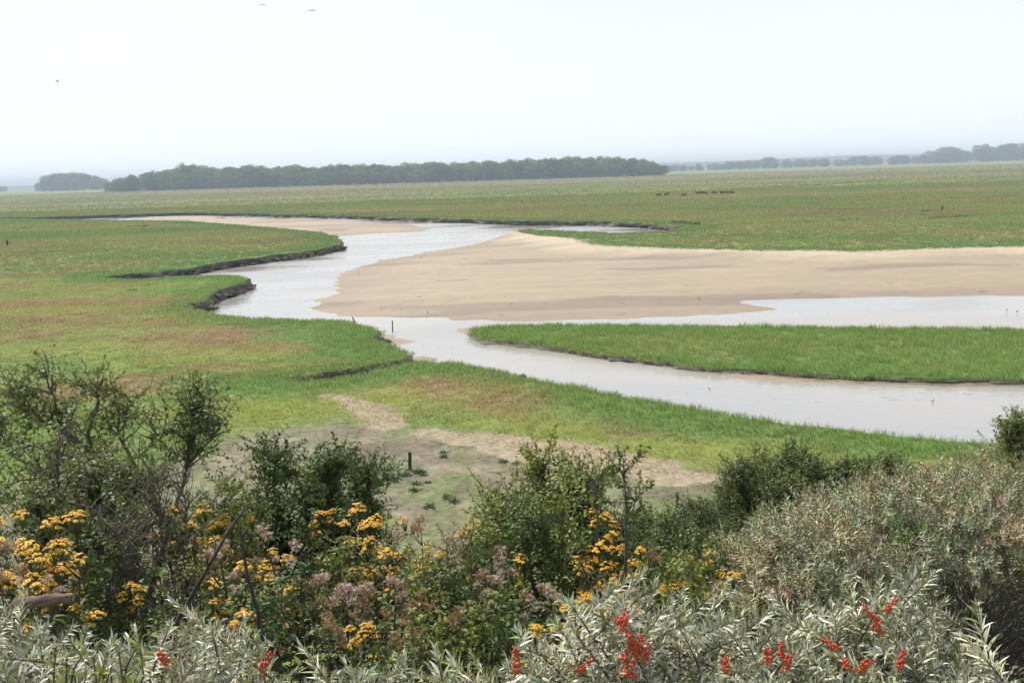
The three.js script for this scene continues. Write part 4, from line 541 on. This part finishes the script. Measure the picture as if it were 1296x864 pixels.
  shrub('leafy_shrub', 'small green sprig beside the pale sapling', 'shrub', [[vecs([[0.39,7.85,-5],[0.41,8.11,-5],[0.42,8.28,-5],[0.41,8.39,-5]]), .009, .003]], { seed: 722, twigs: 20, from: .4, len: .18, side: 1, sprays: 1, bare: .1, spray: sprayLight, size: .9 });
  shrub('thorn_scrub', 'dark olive thorn shrub rising above the grey thicket', 'shrub', autoLimbs([[3.96,5.79,-14]][0], .9, 11, .03, 723), { seed: 724, twigs: 16, from: .3, len: .7, side: 4, sprays: 3, bare: .1, spray: sprayRust, size: 1.4 });
  shrub('thorn_scrub', 'olive thorn shrub merging into the grey thicket', 'shrub', autoLimbs([[4.48,5.69,-13.5]][0], .9, 11, .03, 725), { seed: 726, twigs: 15, from: .3, len: .7, side: 5, sprays: 3, bare: .05, spray: sprayDull, size: 1.5 });
  shrub('thorn_scrub', 'small rounded thorn shrub against the near grassy bank', 'shrub', autoLimbs([[4.93,5.96,-13]][0], .5, 8, .02, 727), { seed: 728, twigs: 18, from: .35, len: .45, side: 4, sprays: 3, bare: .05, spray: sprayRust, size: 1.3 });
  shrub('thorn_scrub', 'low dark green thorn scrub beside the thin post', 'shrub', autoLimbs([[3.11,5.22,-14]][0], .8, 10, .02, 729), { seed: 730, twigs: 16, from: .25, len: .55, side: 5, sprays: 3, bare: .05, spray: sprayGreen, size: 1.4 });
  shrub('thorn_scrub', 'low rusty scrub under the thin post', 'shrub', autoLimbs([[2.17,5.63,-12]][0], .8, 9, .018, 731), { seed: 732, twigs: 16, from: .25, len: .5, side: 4, sprays: 3, bare: .1, spray: sprayRust, size: 1.3 });
  shrub('thorn_scrub', 'rusty green scrub between the orange ragwort and the grey thicket', 'shrub', autoLimbs([[1.2,7.2,-7.5]][0], .55, 8, .014, 733), { seed: 734, twigs: 18, from: .3, len: .38, side: 4, sprays: 2, bare: .1, spray: sprayRust });
}
{ // airy stems and young shoots that knit the scrub together
  const at = [[-1.74,8.22,-5.8],[-1.31,8.2,-4.8],[-1.21,8.07,-5.4],[-0.93,8.15,-4.9],[-0.72,8.13,-4.7],[-0.78,7.96,-5.6],[-0.47,8.16,-4.5],[-0.36,8.09,-5],[-0.24,8.28,-4.5],[-0.13,8.16,-5.4],[-0.03,8.13,-5.8],[0.05,8.23,-5],[0.21,8.29,-5],[0.3,8.18,-4.6],[0.71,8.04,-4.8],[0.76,8.08,-4.6],[-2.06,8.39,-4.8],[-2.03,8.38,-4.4],[-1.58,8.2,-4.6],[-1.54,8.25,-4.2],[-0.99,8.28,-4],[-0.3,8.31,-3.7],[-0.55,8.32,-3.7],[-0.06,8.28,-3.8],[0.74,8.17,-4.4]];
  const looks = [['slender light green stem', sprayLight, .1], ['thin rusty stem', sprayRust, .45], ['leafy green stem', sprayGreen, .1]], by = ['beside the sapling', 'by the dense green shrub', 'in front of the dense green shrub', 'under the upright green shoots', 'behind the tiered ragwort', 'near the dried brown stalk', 'below the flat-topped ragwort', 'next to the single bright ragwort', 'among the pale seed heads', 'beneath the pale reaching ragwort', 'beside the airy sapling', 'below the airy sapling', 'before the twiggy mixed shrub', 'by the stacked ragwort', 'beside the widest ragwort', 'at the edge of the grey thicket', 'under the slanting hawthorn', 'behind the largest ragwort clump', 'at the foot of the sapling', 'among the dead twigs', 'above the low silvery leaves', 'over the dark herbs', 'below the dense brown-pink seed heads', 'before the dark stemmed seed heads', 'by the tallest silvery shoots'];
  at.forEach((p, k) => { const [what, spray, bare] = looks[k % 3]; shrub('wild_stem', what + ' rising ' + by[k], 'plant', autoLimbs(p, .26, 5, .006, 1100 + k), { seed: 1200 + k, twigs: 13, from: .3, len: .24, side: 2, sprays: 1, bare, thick: .6, bark: [.13, .10, .06], spray, size: .85, group: 'wild stems in the scrub' }); });
}
{ // ragwort
  R = rng(801); const P = (p, m, s, l) => ragwort(p[0], m, s, l);
  P([[-2.17,8.68,-4.2]], 3, 1.25, 'large orange ragwort clump in front of the leafless grey shrub'); P([[-1.95,8.61,-4]], 2, 1.1, 'orange ragwort drooping lower beside the largest clump');
  P([[-1.86,8.35,-5.2]], 4, 1.0, 'ragwort at the foot of the slender sapling'); P([[-1.67,8.33,-5.2]], 2, 1.1, 'loose yellow ragwort between sapling and green shrub'); P([[-1.28,8.43,-4.2]], 4, 1.0, 'ragwort in front of the bare slanting stem');
  P([[-1.17,8.36,-4.6]], 1, 1.0, 'ragwort just below the dense green shrub'); P([[-1.01,8.38,-4.2]], 0, 1.0, 'small ragwort among pink seed heads');
  P([[-0.87,8.24,-5.4]], 2, 1.15, 'tall orange ragwort with heads in tiers beside the bare turf'); P([[-0.63,8.18,-4.9]], 2, 1.05, 'flat-topped yellow ragwort below the dried brown stalk'); P([[-0.48,8.13,-5.2]], 1, 1.0, 'single bright yellow ragwort against the grey turf');
  P([[-0.27,7.96,-6.2]], 1, 1.1, 'pale yellow ragwort reaching up against the turf'); P([[-0,8.14,-5]], 4, 1.0, 'small ragwort beside the mixed green shrub');
  P([[0.49,8.26,-5]], 1, 1.1, 'ragwort with stacked heads behind the dark sprig'); P([[0.44,8.25,-4.7]], 2, 1.0, 'full orange ragwort below the dark sprig'); P([[0.24,8.34,-3.9]], 2, 1.0, 'orange ragwort behind the tallest silvery shoots'); P([[0.49,8.32,-4.1]], 3, 1.05, 'widest orange ragwort spread behind the silvery shoots'); P([[0.09,8.35,-3.6]], 4, .9, 'low ragwort half hidden beside the silvery shoots');
  P([[0.95,8.2,-4.8]], 1, 1.0, 'lone yellow ragwort standing in the grey thicket'); P([[-1.78,8.31,-4.4]], 0, .9, 'few small ragwort heads under the dead twigs'); P([[-0.64,8.34,-3.8]], 0, .85, 'tiny ragwort deep among the green herbs');
  P([[-1.2,8.09,-6]], 0, .9, 'single ragwort head in front of the upright green shoots'); P([[-1.12,8.38,-3.9]], 0, .9, 'small ragwort by the forked bare stem'); P([[0.45,8.3,-5.2]], 0, .9, 'small yellow flower head above the green sprig');
  // hemp agrimony
  const A = (p, m, s, l) => agrimony(p[0], m, s, l);
  A([[-1.24,8.51,-4.4]], 1, 1.1, 'pinkish seed heads beside the top of the slanting bare stem'); A([[-0.86,8.48,-4.2]], 2, 1.1, 'broad dome of brown and pink seed heads left of the tiered ragwort'.replace(' left of', ' beside')); A([[-0.7,8.38,-4.2]], 1, 1.05, 'dense brown-pink seed heads below the tiered ragwort'); A([[-0.25,8.31,-4.8]], 1, 1.1, 'pale whitish seed heads on a tall stem against green leaves'); A([[-0.16,8.31,-4.4]], 0, 1.0, 'pale seed heads below the tall whitish ones'); A([[-0,8.4,-4.1]], 1, 1.0, 'dark stemmed pink-brown seed heads beside the mixed shrub'); A([[-0.32,8.4,-3.8]], 3, 1.0, 'brown seed heads sinking into the herbs below the single ragwort'); A([[-0.45,8.36,-4]], 3, .95, 'dry brown seed heads under the flat-topped ragwort');
  A([[-1.4,8.37,-4.6]], 3, 1.0, 'rusty seed heads behind the slanting bare stem'); A([[-1.01,8.32,-4.3]], 3, 1.0, 'rusty seed heads beside the smallest ragwort'); A([[-0.64,8.27,-4.3]], 3, 1.0, 'rusty seed heads between tiered and flat-topped ragwort'); A([[-0.74,8.36,-3.9]], 3, .95, 'rusty seed heads low over the green herbs');
  A([[-0.61,8.21,-5.4]], 3, 1.0, 'dried brown stalk standing alone against the turf'); A([[-2.04,8.6,-3.9]], 0, 1.0, 'faded seed heads under the largest ragwort clump'); A([[-1.09,8.57,-3.3]], 3, .9, 'brown seed heads beside the foot of the slanting bare stem'); A([[0.78,7.94,-5.6]], 3, 1.0, 'reddish dried stalk next to the orange ragwort'); }
{ // herb layer under and between the taller plants
  const herb = (seed, h, n, size, ratio, cols, shape) => { R = rng(seed); const g = new Geo(); for (let s = 0; s < 3; s++) { const a = s * 2.1, pts = [V(0, 0, 0), V(Math.cos(a) * .06, h * .5, Math.sin(a) * .06), V(Math.cos(a) * .16, h * rr(.8, 1), Math.sin(a) * .16)]; tube(g, pts, [.004, .003, .0015], [.10, .085, .04], 4); for (let k = 0; k < n; k++) { const t = rr(.2, 1), b = rr(0, 6.28), d = V(Math.cos(b), rr(-.1, .8), Math.sin(b)).normalize(); leaf(g, pathAt(pts, t), d, V(0, 1, 0).addScaledVector(randDir(), .3), size * rr(.6, 1.2), size * ratio * rr(.8, 1.2), rr(.2, .9), jit(cols[Math.floor(R() * cols.length)], .25), shape, 3, .15); } } return g.build(); };
  const kinds = [herb(901, 1, 26, .062, .42, [FG, FG, FD, FP], 1), herb(902, 1, 40, .046, .34, [FY, FG, FY, FP], 1), herb(903, 1, 22, .05, .25, [FB, FR, STRAW, FP], 1), herb(904, 1, 30, .07, .2, [FG, FD, FP], 0)];
  const names = [['bramble_undergrowth', 'dark green leafy undergrowth on the dune slope'], ['herb_undergrowth', 'light green small-leaved herbs on the dune slope'], ['dry_undergrowth', 'withered brown herbs on the dune slope'], ['grassy_undergrowth', 'narrow-leaved green undergrowth on the dune slope']];
  R = rng(910); const lists = [[], [], [], []];
  for (let k = 0; k < 5200; k++) { const u = Math.sqrt(rr(2.6 * 2.6, 13 * 13)), x = rr(-1, 1) * (.6 * u + .8), z = -u, n = fbm(x * .6 + 20, z * .6, 3), m = fbm(x * .9 - 7, z * .9 + 30, 3); if (x > .16 * u + .35 && u > 3.2 && u < 10.5) continue; let q = n < .42 ? 0 : n < .53 ? 1 : n < .6 ? 3 : 2; if (R() < .3) q = Math.floor(R() * 4); const h = (u < 3.2 ? .75 : u < 7 ? rr(.7, 1.15) : rr(.6, .9)) * (.8 + .4 * m); lists[q].push([x, dune(x, z) - .03, z, rr(.8, 1.15), h]); }
  for (let k = 0; k < 700; k++) { const u = rr(2.9, 4.6), x = rr(-.52, .08) * u, z = -u; lists[[0, 1, 1, 1, 3][Math.floor(R() * 5)]].push([x, dune(x, z) - .03, z, rr(.7, 1), rr(.9, 1.24)]); }
  for (let k = 0; k < 1100; k++) { const u = rr(4.3, 6.8), x = rr(-.42, .2) * u, z = -u; const q = [0, 1, 1, 3, 0, 1][Math.floor(R() * 6)]; const lim = interp([[-.42, 1.0], [-.3, 1.35], [-.18, 1.3], [-.11, 1.14], [-.03, 1.3], [.05, 1.45], [.12, 1.35], [.2, 1.0]], x / u); lists[q].push([x, dune(x, z) - .03, z, rr(.8, 1.1), lim * rr(.7, 1.05)]); }
  lists.forEach((l, q) => { const m = new THREE.InstancedMesh(kinds[q], greenMat, l.length); l.forEach(([x, y, z, w, h], k) => { place(m, k, V(x, y, z), V(rr(-.15, .15), 1, rr(-.15, .15)).normalize(), rr(0, 6.28), w, h); const f = rr(.75, 1.25); m.setColorAt(k, COL.setRGB(f, f, f * rr(.85, 1.1))); }); put(m, names[q][0]); m.userData = { kind: 'stuff', label: names[q][1], category: 'undergrowth' }; });
  // yellow-green sprigs by the lower edge of the silvery leaves
  const young = sprayModel(930, .12, 9, .034, .32, [[.26, .30, .05], [.20, .27, .05], [.32, .30, .06]]);
  [[-0.86,9.09,-1.8],[-0.82,9.11,-1.8],[-0.77,9.12,-1.8],[-0.79,9.07,-1.8],[-0.91,9.07,-1.8],[-0.51,9.04,-1.85]].forEach(([x, y, z], k) => { const o = new THREE.Group(); R = rng(940 + k); const by = dune(x, z), g = new Geo(); tube(g, [V(0, by - y - .1, 0), V(.02, (by - y) * .5, .01), V(0, 0, 0)], [.004, .003, .002], [.14, .12, .05], 4); mesh(g.build(), woodMat, 'stem', o); for (let q = 0; q < 3; q++) { const m = mesh(young, greenMat, 'leaf_spray', o); m.position.set(rr(-.03, .03), -rr(.06, .14), rr(-.03, .03)); m.rotation.set(rr(-.6, .6), rr(0, 6), rr(-.6, .6)); m.scale.setScalar(rr(.8, 1.1)); } o.position.set(x, y, z); put(o, 'young_sprig'); tag(o, 'bright yellow-green sprig growing up through the silvery leaves', 'plant', 'young yellow-green sprigs'); });
  const vivid = sprayModel(950, .2, 14, .045, .6, [[.13, .24, .03], [.16, .28, .04]]), vg = new THREE.Group(), vp = [[2.57,7.62,-6.3]][0]; for (let q = 0; q < 9; q++) { R = rng(960 + q); const m = mesh(vivid, greenMat, 'leaf_spray', vg); m.position.set(rr(-.18, .18), rr(-.16, 0), rr(-.05, .1)); m.rotation.set(rr(-.8, .8), rr(0, 6), rr(-.8, .8)); } { const g = new Geo(); tube(g, [V(0, -2.6, -.2), V(.02, -.7, -.1), V(0, .05, 0)], [.008, .006, .003], TWIG, 5); mesh(g.build(), woodMat, 'stem', vg); } vg.scale.setScalar(.62); vg.position.set(...vp); put(vg, 'green_sprig'); tag(vg, 'bright green leafy sprig showing in the grey thicket', 'plant');
}
{ // weed rosettes on the bare ground
  const g = (seed) => { R = rng(seed); const q = new Geo(); for (let k = 0; k < 40; k++) { const a = rr(0, 6.28); leaf(q, V(rr(-.12, .12), 0, rr(-.12, .12)), V(Math.cos(a), rr(.3, 1.4), Math.sin(a)).normalize(), UPV, rr(.1, .24), rr(.03, .06), .7, jit([.085, .145, .03], .3), 1, 3, .1); } return q.build(); }, gs = [g(971), g(972)];
  const say = ['dark green weed tuft at the foot of the short post', 'small green weed patch on bare ground beside the short post', 'small dark weed tuft on open turf below the short post', 'low weed on bare ground between the two posts', 'scattered green weed by the edge of the sandy track', 'faint green weed tuft above the pale ragwort'];
  [[-3.46,-33.19],[-4.33,-32.56],[-3.08,-31.48],[-5.45,-33.86],[-2.46,-35.02],[-2.31,-29.97],[-5.84,-33.16],[-0.35,-34.18]].forEach(([x, z], k) => { const o = new THREE.Group(); const n = [5, 4, 3, 2, 2, 3, 2, 2][k]; R = rng(980 + k); for (let q = 0; q < n; q++) { const m = mesh(gs[q % 2], greenMat, 'rosette', o); m.position.set(rr(-.4, .4), 0, rr(-.5, .5)); m.rotation.y = rr(0, 6); m.scale.setScalar(rr(.7, 1.4)); } o.position.set(x, Math.max(-.01, dune(x, z)), z); put(o, 'weed_tuft'); tag(o, say[k] ?? ['flat green weed on the bare soil beyond the ragwort tiers', 'small weed on the sandy track'][k - 6], 'weed'); });
}
{ // end of a small dead log resting on the silvery leaves
  R = rng(990); const at = [[-1.49,8.71,-3]][0], gy = dune(at[0] - .3, at[2] - .3) - at[1], path = new THREE.CatmullRomCurve3([V(-.30, gy, -.3), V(-.24, gy * .4, -.18), V(-.12, -.03, -.02), V(-.02, 0, 0), V(.085, .015, .01)]), g = new Geo(), n = 30, pts = path.getPoints(n), rad = pts.map((_, k) => (k === n ? .013 : .018) * (.9 + .3 * vn(k * .8, 3)));
  tube(g, pts, rad, [.15, .095, .065], 14); for (let v = 0; v < g.p.length / 3; v++) { const a = v % 14, k = Math.floor(v / 14), f = .55 + .9 * vn(a * 1.3 + k * .05, k * .3), q = (1 + .55 * (vn(a * 1.7, k * .45) - .5)) * (1 - .25 * vn(a * 3.1, 7) * (k > 26 ? 1 : 0)); g.c[v * 3] *= f; g.c[v * 3 + 1] *= f; g.c[v * 3 + 2] *= f; const c = pts[k]; g.p[v * 3] = c.x + (g.p[v * 3] - c.x) * q; g.p[v * 3 + 1] = c.y + (g.p[v * 3 + 1] - c.y) * q; g.p[v * 3 + 2] = c.z + (g.p[v * 3 + 2] - c.z) * q; }
  const geo = g.build(); geo.computeVertexNormals(); const o = new THREE.Group(); mesh(geo, woodMat, 'bark', o); const cut = mesh(new THREE.CircleGeometry(.0135, 12), new THREE.MeshStandardMaterial({ color: new THREE.Color(.24, .17, .115), roughness: 1, side: THREE.DoubleSide }), 'broken_end', o); cut.position.copy(pts[n]); cut.position.x += .001; cut.rotation.y = Math.PI / 2;
  o.position.set(...at); put(o, 'dead_log'); tag(o, 'end of a small brown dead log resting on silvery sea buckthorn', 'log');
}

renderer.render(scene, camera);
